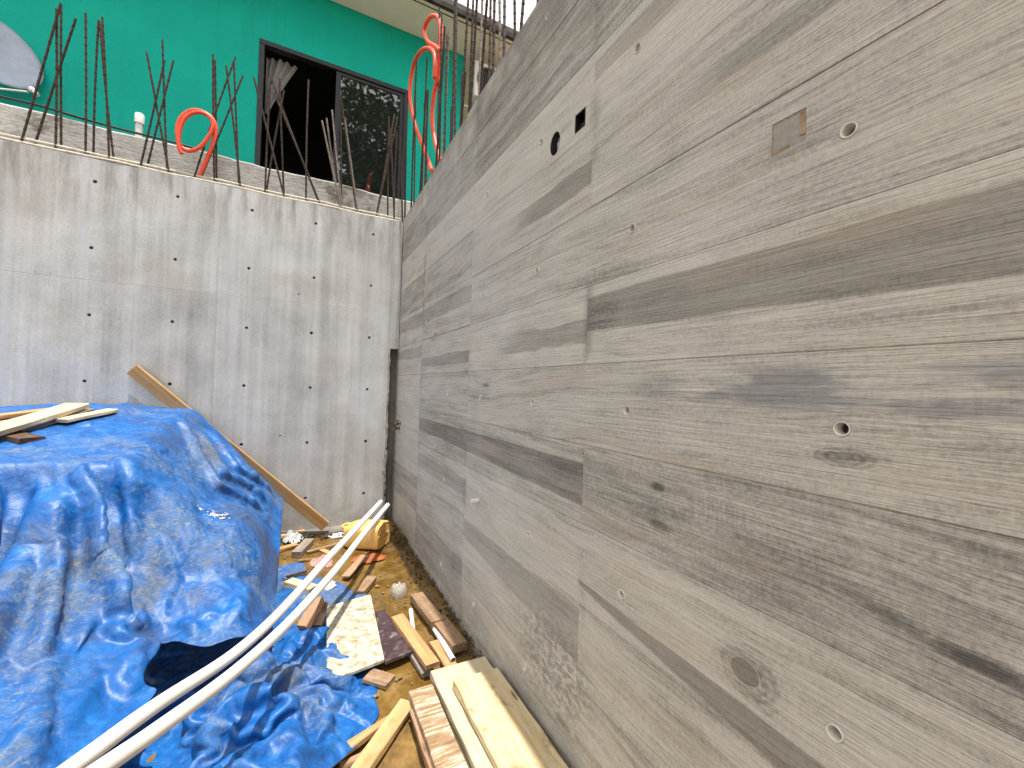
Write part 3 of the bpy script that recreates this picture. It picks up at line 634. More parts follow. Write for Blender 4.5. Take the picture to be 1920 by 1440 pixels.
# ------------------------------------------------------------------ teal house
HY, HX1, SOF = 7.0, 2.46, 7.305
hs_ = empty('teal_house', (-2, HY, 0), 'teal painted house with deep white eave and dark sliding window', 'house')
W0, W1, WZ0, WZ1 = -.605, 1.52, 4.30, 6.345
P2 = [Vector(p) for p in ((-9, 0), (HX1, 0), (HX1, SOF-.002), (-9, SOF-.002), (W0, WZ0), (W1, WZ0), (W1, WZ1), (W0, WZ1))]
r = delaunay_2d_cdt(P2, [(0,1),(1,2),(2,3),(3,0),(4,5),(5,6),(6,7),(7,4)], [], 1, 1e-6)
F = [t for t in r[2] if not (W0 < sum(r[0][i][0] for i in t)/3 < W1 and WZ0 < sum(r[0][i][1] for i in t)/3 < WZ1)]
mb = MB(); mb.add([(p[0], HY, p[1]) for p in r[0]], F)
for (a, c) in (((W0, WZ0), (W1, WZ0)), ((W1, WZ0), (W1, WZ1)), ((W1, WZ1), (W0, WZ1)), ((W0, WZ1), (W0, WZ0))):
    mb.add([(a[0], HY, a[1]), (c[0], HY, c[1]), (c[0], HY+.16, c[1]), (a[0], HY+.16, a[1])], [(0, 1, 2, 3)])
mb.add([(HX1, HY, 0), (HX1, 12, 0), (HX1, 12, SOF-.002), (HX1, HY, SOF-.002)], [(0, 1, 2, 3)])
mb.add([(-9, HY, 0), (-9, 12, 0), (-9, 12, SOF-.002), (-9, HY, SOF-.002)], [(0, 1, 2, 3)])
mb.build('wall', MAT['teal'], hs_)
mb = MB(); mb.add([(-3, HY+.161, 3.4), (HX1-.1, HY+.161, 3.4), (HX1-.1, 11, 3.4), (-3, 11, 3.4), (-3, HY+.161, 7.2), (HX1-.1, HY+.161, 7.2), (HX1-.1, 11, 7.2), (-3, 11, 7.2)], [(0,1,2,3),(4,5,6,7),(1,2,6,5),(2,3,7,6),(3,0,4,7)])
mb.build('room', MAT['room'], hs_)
rf = MB().box((-9.6, 6.28, SOF), (6.8, 12.4, SOF+.03)).build('roof', MAT['soffit'], hs_)
mb = MB(); xs = np.linspace(-9.6, 6.8, 200); V = []
for x in xs:
    j = .012*mnoise.noise((x*4, 0, 0))+.008*mnoise.noise((x*15, 2, 0))
    V += [(x, 6.29, SOF-.012), (x, 6.225+j*.6, SOF-.012), (x, 6.22+j, SOF+.06), (x, 6.24+j, SOF+.155+j), (x, 6.5, SOF+.17)]
mb.add(V, [(5*i+k, 5*i+5+k, 5*i+6+k, 5*i+1+k) for i in range(199) for k in range(4)]); mb.build('fascia', MAT['fascia'], rf)
MB().box((-9.5, 6.45, SOF+.031), (6.7, 12.3, SOF+.16)).build('slab', MAT['roof'], rf)
MB().box((-9.6, 6.36, SOF-.006), (6.8, 6.375, SOF-.0005)).build('drip_groove', MAT['fascia'], rf)
MB().box((HX1+.001, 8.8, 0), (6.5, 9.0, SOF-.002)).build('rear_wall', MAT['beige'], hs_)
win = MB()
fr = .07
for (a0, a1, c0, c1) in ((W0, W1, WZ1-fr, WZ1), (W0, W1, WZ0, WZ0+fr), (W0, W0+fr, WZ0+fr, WZ1-fr), (W1-fr, W1, WZ0+fr, WZ1-fr)):
    win.cbox((a0+.002, HY-.012, c0+.002), (a1-.002, HY+.10, c1-.002), .006)
wo = win.build('window', MAT['frame'], hs_)
mid = .445
for (x0, x1, yo, nm) in ((mid-.03, W1-fr, .055, 'sash'),):
    mb = MB(); s = .05
    for (a0, a1, c0, c1) in ((x0, x1, WZ1-fr-s, WZ1-fr), (x0, x1, WZ0+fr, WZ0+fr+s), (x0, x0+s+.02, WZ0+fr+s, WZ1-fr-s), (x1-s, x1, WZ0+fr+s, WZ1-fr-s)):
        mb.cbox((a0, HY+.012, c0), (a1, HY+.05, c1), .004)
    mb.build('sash', MAT['frame'], wo)
    MB().box((x0+s+.021, HY+.028, WZ0+fr+s+.001), (x1-s-.001, HY+.034, WZ1-fr-s-.001)).build('pane', MAT['glass'], wo)
# sheer curtain gathered at the upper left of the opening
V = []; F = []; n, m_ = 40, 20
for i in range(n+1):
    for j in range(m_+1):
        u = i/n; v = j/m_; wd = .36*(1-v)**1.2+.05
        x = W0+.08+u*wd; z = WZ1-.08-v*.85
        V.append((x, HY+.22+.03*math.sin(u*26+v*2)*(1-.5*v)+.02*math.sin(u*9), z))
F = [(i*(m_+1)+j, (i+1)*(m_+1)+j, (i+1)*(m_+1)+j+1, i*(m_+1)+j+1) for i in range(n) for j in range(m_)]
cu = mobj('curtain', V, F, MAT['curtain'], None, True, (W0+.3, HY+.22, WZ1-.5)); tag(cu, 'pale sheer curtain gathered in the upper corner of the dark window', 'curtain')

# air conditioner outside unit
A0 = Vector((2.56, 6.70, 6.47)); A1 = Vector((3.30, 6.98, 7.08))
ac = empty('air_conditioner', (2.9, 6.85, 6.45), 'white outdoor air conditioner unit with round fan grille under the eave', 'air conditioner')
MB().cbox(A0, A1, .02).build('casing', MAT['white_metal'], ac)
fc = Vector((2.84, 6.70, 6.775))
MB().lathe([(.0, -.004), (.235, -.004), (.235, .0)], fc, (0, 1, 0), 36).build('fan_opening', MAT['black'], ac)
mb = MB()
for rr in (.235, .20, .165, .13, .095, .06): mb.tube([fc+Vector((rr*math.cos(a), -.022, rr*math.sin(a))) for a in np.linspace(0, 2*math.pi, 33)], .007, 5, False)
for a in np.linspace(0, math.pi, 5)[:-1]: mb.tube([fc+Vector((.235*math.cos(a), -.018, .235*math.sin(a))), fc-Vector((.235*math.cos(a), .018, .235*math.sin(a)))], .006, 5)
mb.build('grille', MAT['grill'], ac)
mb = MB()
for x in (2.66, 3.18): mb.box((x, 6.66, 6.43), (x+.04, 7.0, 6.468))
mb.box((HX1+.001, 6.96, 6.405), (3.25, 7.0, 6.428)); mb.build('bracket', MAT['white_metal'], ac)

# satellite dish
dc = PY(-22, 96, 6.75); fwd = Vector((.62, -.72, .30)).normalized(); sd = Vector((0, 0, 1)).cross(fwd).normalized(); upv = fwd.cross(sd)
sdsh = empty('satellite_dish', dc-Vector((0, 0, .5)), 'blue-grey satellite dish with feed arm above the weathered parapet', 'satellite dish')
mb = MB(); V = []; F = []; nr, na = 8, 40; RD = .40
for back in (0, 1):
    for i in range(nr+1):
        for j in range(na):
            r_ = RD*i/nr; a = 2*math.pi*j/na
            V.append(dc+sd*(r_*math.cos(a))+upv*(r_*1.06*math.sin(a))+fwd*(.55*r_*r_-.012*back))
o_ = (nr+1)*na
F = [(b_*o_+i*na+j, b_*o_+i*na+(j+1) % na, b_*o_+(i+1)*na+(j+1) % na, b_*o_+(i+1)*na+j) for b_ in (0, 1) for i in range(nr) for j in range(na)]+[(nr*na+j, nr*na+(j+1) % na, o_+nr*na+(j+1) % na, o_+nr*na+j) for j in range(na)]
mb.add(V, F).build('reflector', MAT['dish'], sdsh, True)
lnb = PY(64, 172, 6.42)
base = dc-upv*(RD*1.1)
mb = MB(); mb.tube([base-fwd*.03, base+Vector((0, 0, -.02)), lnb-Vector((.05, 0, .02))], .011, 6); mb.build('feed_arm', MAT['white_metal'], sdsh)
mb = MB(); mb.lathe([(.0, -.06), (.02, -.06), (.02, 0), (.026, .005), (.03, .045), (.0, .05)], lnb, (dc-lnb), 14); l = mb.build('feed_horn', MAT['pvc_old'], sdsh)
mb = MB(); mb.lathe([(.0, -.002), (.026, -.002), (.026, .02), (.0, .02)], dc-Vector((.01, 0, .03)), fwd, 14); mb.build('hub', MAT['black'], sdsh)
mb = MB(); mb.tube([dc-fwd*.02, dc-fwd*.12], .03, 8); mb.tube([dc-fwd*.12+Vector((0, 0, .05)), dc-fwd*.14-Vector((0, 0, .9)), Vector((dc.x, 5.6, 3.7))], .018, 8); mb.build('mast', MAT['grill'], sdsh)

# pipe vent by the teal wall, cable on the parapet
vp = PY(262, 214, 6.5); mb = MB(); mb.tube([vp-Vector((0, 0, 1.2)), vp-Vector((0, 0, .09))], .036, 14); mb.lathe([(.046, -.12), (.046, -.01), (.04, 0), (.0, .0)], vp, (0, 0, 1), 16)
v_ = autosmooth(mb.build('vent_pipe', MAT['pvc'], None, loc=vp-Vector((0, 0, 1.2)))); tag(v_, 'short white capped vent pipe in front of the teal wall', 'pipe')
pts = curve_pts([PY(-60, 165, 5.5), PY(0, 181, 5.5), PY(70, 197, 5.53), PY(150, 221, 5.53), PY(230, 243, 5.53), PY(330, 268, 5.56), PY(420, 296, 5.6)], 8)
for p in pts: p.z = max(p.z, 3.885)
tag(MB().tube(pts, .011, 6).build('black_cable', MAT['black'], None, True, pts[30]), 'black cable lying along the top of the weathered parapet', 'cable')

# orange conduits
def conduit(label, pts, r): tag(MB().tube(curve_pts(pts, 10), r, 10).build('orange_conduit', MAT['orange'], None, True, pts[0]), label, 'conduit', 'orange conduits sticking out of the walls')
yb = WY+.02
P_ = [PY(*z1(*q), yb+o) for q, o in (((1210,1110),.06),((1255,1010),.03),((1300,900),.0),((1325,800),.0),((1305,730),.01),((1240,685),.02),((1170,680),.03),((1110,725),.03),((1088,800),.03),((1100,880),.02),((1150,925),.0),((1225,905),-.02),((1285,830),-.03),((1308,760),-.035),((1270,705),-.03),((1200,690),-.02),((1140,720),-.02),((1108,780),-.02),((1096,850),-.02),((1098,900),-.02),((1115,945),-.02))]
conduit('coiled orange conduit looped over bars above the pale tie-hole wall', P_, .018)
xw = WX+.09
P_ = [PX(*z2(*q), xw+o) for q, o in (((1145,1050),0),((1092,905),0),((1040,760),0),((1014,640),0),((1010,540),0),((1030,410),0),((1070,325),0),((1115,298),0),((1155,320),0),((1166,390),0),((1160,480),0))]
conduit('tall orange conduit bent over in one open arch above the board-marked wall', P_, .023)
P_ = [PX(*z2(*q), xw+.05+o) for q, o in (((1197,990),0),((1165,870),0),((1146,740),0),((1155,600),0),((1180,470),0),((1190,380),0),((1195,310),0),((1200,220),0),((1197,150),.01),((1180,105),.02),((1145,100),.02),((1112,140),.02),((1098,200),.02),((1120,255),.0),((1165,285),-.02),((1192,310),-.03))]
conduit('tall orange conduit with a small closed loop tied at its top', P_, .023)

# tall tree behind the viewer (seen in the window pane)
tr = empty('mango_tree', (3.4, -9, -.2), 'tall leafy tree mirrored in the window pane', 'tree')
mb = MB(); mb.tube([(3.4, -9, -.4), (3.5, -9.1, 3), (3.3, -9, 6), (3.4, -8.9, 9.5)], .28, 10, True, .13); rt = random.Random(5)
cl = []
for k in range(60):
    a = rt.uniform(0, 6.28); e = rt.uniform(-.5, 1.2); R_ = rt.uniform(1.0, 4.2); c = Vector((3.6, -9, 11.9))+Vector((math.cos(a)*math.cos(e)*R_, math.sin(a)*math.cos(e)*R_, math.sin(e)*R_*1.25)); cl.append(c)
    mb.tube([(3.4, -8.9, 8+rt.random()*2), (Vector((3.4, -8.9, 9))+c)/2+Vector((0, 0, .3)), c], .07, 6, True, .02)
mb.build('trunk', MAT['bark'], tr)
mb = MB()
for c in cl:
    for q in range(110):
        d = Vector((rt.gauss(0, 1), rt.gauss(0, 1), rt.gauss(0, .8)))*.46; p = c+d; ax = Vector((rt.uniform(-1, 1), rt.uniform(-1, 1), rt.uniform(-1.1, .2))).normalized(); s_ = ax.orthogonal().normalized(); L = rt.uniform(.30, .55); wd = L*.17
        mb.add([p, p+ax*L*.5+s_*wd, p+ax*L, p+ax*L*.5-s_*wd], [(0, 1, 2, 3)])
me = bpy.data.meshes.new('crown'); me.from_pydata([(v[0]-3.4, v[1]+9, v[2]+.2) for v in mb.v], [], mb.f); me.materials.append(MAT['leaf']); co = bpy.data.objects.new('crown', me); COL.objects.link(co); co.parent = tr

# ================================================================== TARPS
def sm(e0, e1, x): t = np.clip((x-e0)/(e1-e0), 0, 1); return t*t*(3-2*t)
def heap(x, y):
    """the covered pile: flat top, steep front, slope to the right with a bulging shoulder, low apron in front"""
    x = np.asarray(x, float); y = np.asarray(y, float)
    T = 1.0+.225*sm(3.2, 4.6, y)-.05*sm(-1.4, -2.6, x)-.03*sm(-1.3, -.9, x)
    right = T-np.clip(x+.87, 0, 9)*1.12
    yf = np.clip(3.27-.10*sm(-1.2, -1.6, x)-y, 0, 9); fl = .36-.10*sm(-.95, -.4, x)
    front = np.interp(yf, [0, .1, .3, .6, 1., 1.5, 2.6], [1., .80, .56, .43, .37, .33, .28])-np.clip(x+1.12, 0, .6)*.35*sm(3.9, 3.3, y)+np.clip(y-3.2, 0, 9)*1.2
    k = .03
    body = -k*np.logaddexp(np.logaddexp(-T/k, -right/k), -front/k)
    q = np.abs((x+.55)/.46)**3.+np.abs((y-3.50)/.60)**3.
    bulge = np.where(q < 1, .58*np.clip(1-q, 0, 1)**.36, -.5)+.14*np.clip(-(x+.5), -.4, .4)
    return np.maximum(np.logaddexp(body/.03, bulge/.03)*.03, gz(x, y)+.02)
def cast(px, py, hf, t0=.6, t1=6.):                 # first hit of the view ray with a height field
    r = ray(px, py).normalized(); ts = np.linspace(t0, t1, 1200)
    Q = np.array(O)[None]+np.array(r)[None]*ts[:, None]; u = np.nonzero(Q[:, 2] < hf(Q[:, 0], Q[:, 1]))[0]
    return Q[u[0]] if len(u) else Q[-1]
zt = lambda q: (q[0]*.52, 691+q[1]*.52)              # the enlarged crop the folds were traced on
def poly_dist(X, Y, Z, pts):
    """distance to a 3-d polyline, side in plan (+ right of travel) and position 0..1 along it"""
    best = np.full(X.shape, 9.); side = np.zeros(X.shape); par = np.zeros(X.shape); n = len(pts)-1
    for i in range(n):
        a, b_ = pts[i], pts[i+1]; d_ = b_-a; L2 = (d_**2).sum()+1e-12
        t = np.clip(((X-a[0])*d_[0]+(Y-a[1])*d_[1]+(Z-a[2])*d_[2])/L2, 0, 1)
        rx_, ry_, rz_ = X-a[0]-t*d_[0], Y-a[1]-t*d_[1], Z-a[2]-t*d_[2]; dd = np.sqrt(rx_**2+ry_**2+rz_**2)
        m_ = dd < best; best = np.where(m_, dd, best); par = np.where(m_, (i+t)/n, par)
        # view-facing side: right of travel as seen from the eye
        e = np.array([a[0], a[1], a[2]-EYE]); c = np.cross(d_, e); sd_ = -(rx_*c[0]+ry_*c[1]+rz_*c[2]); side = np.where(m_, sd_, side)
    return best, np.where(side >= 0, 1, -1), par
def fold(X, Y, Z, pts, h, wg, ws, steep, t_in=.12, t_out=.25):
    """sawtooth fold: gentle flank wg, steep flank ws on side `steep` (+1 right / -1 left of travel)"""
    d_, s_, t_ = poly_dist(X, Y, Z, pts); on = sm(0, t_in, t_)*sm(1, 1-t_out, t_) if t_in > 0 else sm(1, 1-t_out, t_)
    return h*on*np.where(s_ == steep, np.exp(-(d_/ws)**2), np.exp(-(d_/wg)**1.3))
def tri(t): return np.abs((t % 1)*2-1)*2-1
def gnz(X, Y, Z, f, sd_):
    A = np.stack([X, Y, Z], -1).reshape(-1, 3); return np.array([mnoise.noise((q[0]*f+sd_, q[1]*f, q[2]*f)) for q in A]).reshape(X.shape)
def sheet(name, V, mask, mat, label, cat, sub=1):
    n, m = mask.shape; idx = -np.ones((n, m), int); idx[mask] = np.arange(mask.sum())
    q = mask[:-1, :-1] & mask[1:, :-1] & mask[1:, 1:] & mask[:-1, 1:]; I, J = np.nonzero(q)
    F = np.stack([idx[I, J], idx[I+1, J], idx[I+1, J+1], idx[I, J+1]], -1)
    V = V[mask].copy(); E_ = np.sort(np.concatenate([F[:, [0, 1]], F[:, [1, 2]], F[:, [2, 3]], F[:, [3, 0]]]), 1); u_, ct = np.unique(E_, axis=0, return_counts=True); be = u_[ct == 1]
    used = np.zeros(len(V), bool); used[F.ravel()] = True
    for _ in range(10):                              # smooth the cut edge
        acc = np.zeros_like(V); k_ = np.zeros(len(V))
        for a_, b_ in ((0, 1), (1, 0)): np.add.at(acc, be[:, a_], V[be[:, b_]]); np.add.at(k_, be[:, a_], 1)
        w_ = k_ > 0; V[w_] = .5*V[w_]+.5*acc[w_]/k_[w_][:, None]
    rm = np.cumsum(used)-1; V = V[used]; F = rm[F]; c = V.mean(0); c[2] = V[:, 2].min(); me = bpy.data.meshes.new(name)
    me.from_pydata((V-c).tolist(), [], F.tolist()); me.polygons.foreach_set('use_smooth', [True]*len(me.polygons)); me.materials.append(mat)
    o = bpy.data.objects.new(name, me); COL.objects.link(o); o.location = c
    md = o.modifiers.new('thickness', 'SOLIDIFY'); md.thickness = .003; md.offset = 0
    if sub: sb = o.modifiers.new('smooth', 'SUBSURF'); sb.levels = 1; sb.render_levels = 1
    return tag(o, label, cat)
def normals(Pg):
    a = np.gradient(Pg, axis=0); b_ = np.gradient(Pg, axis=1); N = np.cross(a, b_); N /= np.linalg.norm(N, axis=-1, keepdims=True)+1e-9
    return np.where(N[..., 2:3] < 0, -N, N)
class Field:                                         # height field sampled on a raster, for fast contact
    def __init__(f, hf, x0, x1, y0, y1, r=.01):
        f.x0, f.y0, f.r = x0, y0, r; xs = np.arange(x0, x1, r); ys = np.arange(y0, y1, r); X, Y = np.meshgrid(xs, ys, indexing='ij'); f.h = hf(X, Y)
        for _ in range(2): f.h[1:-1, 1:-1] = (f.h[:-2, 1:-1]+f.h[2:, 1:-1]+f.h[1:-1, :-2]+f.h[1:-1, 2:]+2*f.h[1:-1, 1:-1])/6
        f.gx, f.gy = np.gradient(f.h, r)
    def at(f, x, y):
        i = np.clip(((x-f.x0)/f.r+.5).astype(int), 0, f.h.shape[0]-1); j = np.clip(((y-f.y0)/f.r+.5).astype(int), 0, f.h.shape[1]-1)
        return f.h[i, j]+f.gx[i, j]*(x-f.x0-i*f.r)+f.gy[i, j]*(y-f.y0-j*f.r), f.gx[i, j], f.gy[i, j]
def blur(A, n):
    for _ in range(n):
        A = A.copy(); A[1:-1] = (A[:-2]+2*A[1:-1]+A[2:])/4; A[:, 1:-1] = (A[:, :-2]+2*A[:, 1:-1]+A[:, 2:])/4
    return A
def settle(P, mask, fld, iters, grav, fric, bends, ext=1., sub=3, eps=.004, ymax=None):
    """position based cloth: rest lengths are the blurred edge lengths of the seeded shape; settles on the height field"""
    S = slice(None); n, m = mask.shape; W = mask.astype(float); V = np.zeros_like(P)
    ln = lambda d: np.sqrt((d*d).sum(-1))
    def pad(A, sh): return np.pad(A, [(0, sh[0]-A.shape[0]), (0, sh[1]-A.shape[1])], mode='edge')
    rx = blur(pad(ln(P[1:]-P[:-1]), (n, m)), 14)*ext; ry = blur(pad(ln(P[:, 1:]-P[:, :-1]), (n, m)), 14)*ext; D_ = np.sqrt(rx*rx+ry*ry)
    def pairs(ax, st):
        o = []; k = (n, m)[ax]
        for q in range(2*st):
            a = slice(q, k-st, 2*st); b_ = slice(q+st, k, 2*st); o.append(((a, S), (b_, S)) if ax == 0 else ((S, a), (S, b_)))
        return o
    def cn(a, b_, L, k): return (a, b_, L[a]*1., (W[a]*W[b_]*.5*k))
    C = [cn(a, b_, rx, 1.) for a, b_ in pairs(0, 1)]+[cn(a, b_, ry, 1.) for a, b_ in pairs(1, 1)]
    for q in (0, 1):
        a = slice(q, n-1, 2); b_ = slice(q+1, n, 2); C += [cn((a, slice(0, m-1)), (b_, slice(1, m)), D_, .35), cn((a, slice(1, m)), (b_, slice(0, m-1)), D_, .35)]
    B = []
    for st, k in bends: B += [cn(a, b_, rx*st, k) for a, b_ in pairs(0, st)]+[cn(a, b_, ry*st, k) for a, b_ in pairs(1, st)]
    def solve(L):
        for a, b_, r_, w_ in L:
            d = P[b_]-P[a]; l = np.sqrt(np.einsum('ijk,ijk->ij', d, d))+1e-9; d *= (w_*(l-r_)/l)[..., None]; P[a] += d; P[b_] -= d
    for it in range(iters):
        old = P.copy(); V *= .97; V[..., 2] -= grav; P += V*W[..., None]
        for _ in range(sub): solve(C)
        solve(B)
        if ymax is not None: np.minimum(P[..., 1], ymax, out=P[..., 1])
        h, gx_, gy_ = fld.at(P[..., 0], P[..., 1]); pen = h+eps-P[..., 2]; hit = pen > 0; nz = 1/np.sqrt(1+gx_**2+gy_**2)
        Nn = np.stack([-gx_*nz, -gy_*nz, nz], -1); P += Nn*np.where(hit, np.clip(pen*nz, 0, .03), 0)[..., None]
        mv = P-old; tg = mv-Nn*(mv*Nn).sum(-1, keepdims=True); P -= np.where(hit[..., None], tg*fric, 0)
        V = P-old; V *= np.minimum(1, .02/(ln(V)[..., None]+1e-9))
    return P
# ---- big tarp: columns follow the profile of the heap, folds seeded along traced lines, then settled
HEM = [cast(*zt(q), heap) for q in ((-260,1700),(40,1470),(200,1335),(330,1250),(425,1175),(490,1075),(540,985),(610,950),(760,972),(870,940),(960,905))]
HEM.append(np.array([-.08, HEM[-1][1]+.10, 0.])); HEM.append(np.array([-.08, 5.2, 0.])); hp_ = np.array([[h[0], h[1]] for h in HEM])
def hem_dist(X, Y):                                  # > 0 outside the hem
    best = np.full(X.shape, 9.); sg = np.zeros_like(X)
    for i in range(len(hp_)-1):
        a, b_ = hp_[i], hp_[i+1]; d_ = b_-a; t = np.clip(((X-a[0])*d_[0]+(Y-a[1])*d_[1])/((d_**2).sum()), 0, 1)
        dd = np.hypot(X-a[0]-t*d_[0], Y-a[1]-t*d_[1]); m_ = dd < best; best = np.where(m_, dd, best); sg = np.where(m_, np.sign((X-a[0])*d_[1]-(Y-a[1])*d_[0]), sg)
    return best*sg
def contact(X, Y): return gz(X, Y)+(heap(X, Y)-gz(X, Y))*sm(.03, -.07, hem_dist(X, Y))
fieldA = Field(contact, -2.95, .5, .3, 5.1)
xs = np.concatenate([np.arange(-2.6, -.34, .0135), np.arange(-.34, .16, .010)]); NV = 340; Pg = np.zeros((len(xs), NV, 3))
for i, x in enumerate(xs):
    yy = np.linspace(.75, 4.985, 1500); zz_ = heap(np.full_like(yy, x), yy); s_ = np.concatenate([[0], np.cumsum(np.hypot(np.diff(yy), np.diff(zz_)))])
    y_ = np.interp(np.linspace(0, s_[-1], NV), s_, yy); Pg[i, :, 0] = x; Pg[i, :, 1] = y_; Pg[i, :, 2] = heap(np.full_like(y_, x), y_)
for k in (1, 2): Pg[..., k] = blur(Pg[..., k], 3)
dl = hem_dist(Pg[..., 0], Pg[..., 1]); X, Y, Z = Pg[..., 0], Pg[..., 1], Pg[..., 2]; N = normals(Pg)
FOLDS = [  # traced line, height, flank width
    (((650,180),(705,310),(775,420),(870,462),(960,515)), .07, .035), (((700,220),(785,370),(890,425),(965,485)), .07, .035), (((740,220),(840,355),(965,430)), .06, .035), (((800,270),(890,380),(985,450)), .05, .03),
    (((400,140),(520,122),(700,158)), .035, .03), (((470,165),(560,152),(655,182)), .03, .03),
    (((330,860),(400,862),(440,915),(515,950)), .07, .035), (((340,920),(410,955),(500,970)), .06, .03), (((440,850),(475,890),(515,945)), .05, .03),
    (((865,780),(850,850),(835,910)), .05, .03), (((730,875),(800,888),(900,868)), .04, .035), (((640,900),(700,925),(760,940)), .04, .03),
    (((545,975),(490,1060),(430,1165)), .06, .05), (((380,1080),(300,1190),(150,1330)), .035, .04), (((300,1100),(180,1220),(40,1340)), .03, .04),
    (((600,620),(640,760),(570,930)), .03, .06), (((700,470),(760,500),(930,560)), .03, .05), (((780,640),(840,720),(900,850)), .025, .05)]
D = np.zeros_like(X)
for k, (pts, h, wg) in enumerate(FOLDS):
    D = np.maximum(D, fold(X, Y, Z, [cast(*zt(q), heap) for q in pts], h*1.4, wg*1.6, wg*.45, 1 if k in (8, 9) else -1, .08, .2))
Dp = np.zeros_like(X)
# long pleats hanging from the front ridge (plan coordinates, following the surface)
for x0, y0, x1, y1, h, wg, ws, st in ((-1.06,3.27,-.66,2.52,.13,.10,.020,-1), (-.93,3.40,-.74,2.95,.06,.03,.08,-1), (-1.13,3.26,-.86,2.22,.12,.07,.022,-1), (-1.20,3.24,-1.06,2.05,.13,.03,.09,-1), (-1.38,3.22,-1.20,1.85,.12,.09,.022,-1),
                                  (-1.60,3.20,-1.52,1.9,.10,.08,.022,-1), (-1.85,3.18,-1.9,2.0,.10,.09,.02,-1), (-2.1,3.16,-2.25,2.0,.1,.09,.02,-1), (-1.0,3.05,-.78,2.35,.06,.05,.016,-1), (-1.28,2.9,-1.0,1.7,.06,.06,.018,-1), (-.9,2.5,-.72,1.75,.07,.07,.02,1), (-1.1,2.2,-.85,1.45,.06,.08,.02,1)):
    tt_ = np.linspace(0, 1, 14); px_ = x0+(x1-x0)*tt_+.012*np.sin(tt_*7+x0*9); py_ = y0+(y1-y0)*tt_
    fd = fold(X, Y, Z, list(np.stack([px_, py_, heap(px_, py_)], -1)), h, wg, ws, st, .10, .35); D = np.maximum(D, fd)
    if ws < wg and st < 0: Dp = np.maximum(Dp, fd)
W1 = gnz(X, Y, Z, 2.2, 3.); W2 = gnz(X, Y, Z, 6., 8.)
maskA = dl < np.where((X > -.75) & (Y > 2.3), .035, .11)
Pg[..., 0] += .75*Dp; Pg[..., 1] -= .25*Dp        # crests lean over
Pg = settle(Pg+N*(D+.008*W1+.003*W2)[..., None], maskA, fieldA, 7, .0009, .8, ((2, .22), (5, .05)), ext=1.0, ymax=4.99)
inn = (blur(maskA.astype(float), 3) > .999)[..., None]; Pg = np.where(inn, np.stack([blur(Pg[..., k], 2) for k in range(3)], -1), Pg)
TA = Pg[maskA & (dl < 0)]
N = normals(Pg); X, Y, Z = Pg[..., 0], Pg[..., 1], Pg[..., 2]
D = .005*tri(X*3.2+Y*2+Z*4+W1*.9)*(.5+W2)+.003*tri(X*7-Y*5+Z*4+W2*.6)*(.5-W1)+.0012*tri(X*15+Y*13-Z*9+W2)
Rc = random.Random(9)
for k in range(70):
    i0, j0 = Rc.randrange(8, X.shape[0]-8), Rc.randrange(60, NV-20)
    if not maskA[i0, j0]: continue
    L_ = Rc.randint(10, 34); di, dj = Rc.uniform(-.55, .55), -1.
    pts = [Pg[int(np.clip(i0+di*q, 0, X.shape[0]-1)), int(np.clip(j0+dj*q, 0, NV-1))] for q in np.linspace(0, L_, 5)]
    D += fold(X, Y, Z, pts, Rc.uniform(.006, .016), Rc.uniform(.02, .05), .008, Rc.choice([-1, -1, 1]), .3, .3)
tarpA = sheet('blue_tarp', Pg+N*D[..., None], maskA, MAT['tarp'], 'large dirty blue tarp draped over a heap against the pale wall', 'tarp')
# ---- crumpled tarp in front, folds fanning out from a gathered point
def dome(x, y):
    x = np.asarray(x, float); y = np.asarray(y, float); b_ = gz(x, y)+.03
    for (cx_, cy_, ax_, ay_, h) in ((-.02, 2.45, .40, .55, .20), (-.12, 1.75, .52, .62, .26), (.12, 2.05, .32, .40, .13), (.10, 2.85, .26, .35, .10)):
        q = ((x-cx_)/ax_)**2+((y-cy_)/ay_)**2; b_ = np.logaddexp(b_/.03, (gz(x, y)+h*(1-q))/.03)*.03
    return b_
CP = [cast(*zt(q), dome) for q in ((990,800),(1065,835),(1120,930),(1250,902),(1335,990),(1368,1110),(1360,1240),(1290,1330),(1150,1440),(1000,1600),(700,1700),(300,1700),(420,1330),(520,1100),(560,960),(740,880),(940,830))]
cpx = np.array([[c[0], c[1]] for c in CP])
xs = np.arange(-.95, .60, .0125); ys = np.arange(.85, 3.40, .0125); X, Y = np.meshgrid(xs, ys, indexing='ij')
ins = np.zeros(X.shape, bool)
for i in range(len(cpx)):
    a, b_ = cpx[i], cpx[(i+1) % len(cpx)]; ins ^= ((a[1] > Y) != (b_[1] > Y)) & (X < (b_[0]-a[0])*(Y-a[1])/(b_[1]-a[1]+1e-12)+a[0])
gp_ = cast(*zt((1085, 1090)), dome)
Z0 = dome(X, Y); W1 = gnz(X, Y, X*0, 3., 1.); W2 = gnz(X, Y, X*0, 8., 5.); W3 = gnz(X, Y, X*0, 1.7, 11.)
ra = np.hypot(X-gp_[0], Y-gp_[1]); an = np.arctan2(Y-gp_[1], X-gp_[0])/(2*np.pi)
Z = Z0+.02+.045*tri(an*9+W1*.8+ra*.6)*sm(0, .2, ra)*(.6+W3)+.03*tri(X*2.2+Y*3.2+W1*1.4)*(.6+W3)+.026*tri(X*4.2-Y*2.4+W1*1.8)*(.6-W3)+.012*W1+.016*tri(X*3.1+Y*1.2+W1*.5)*(.6+W3)
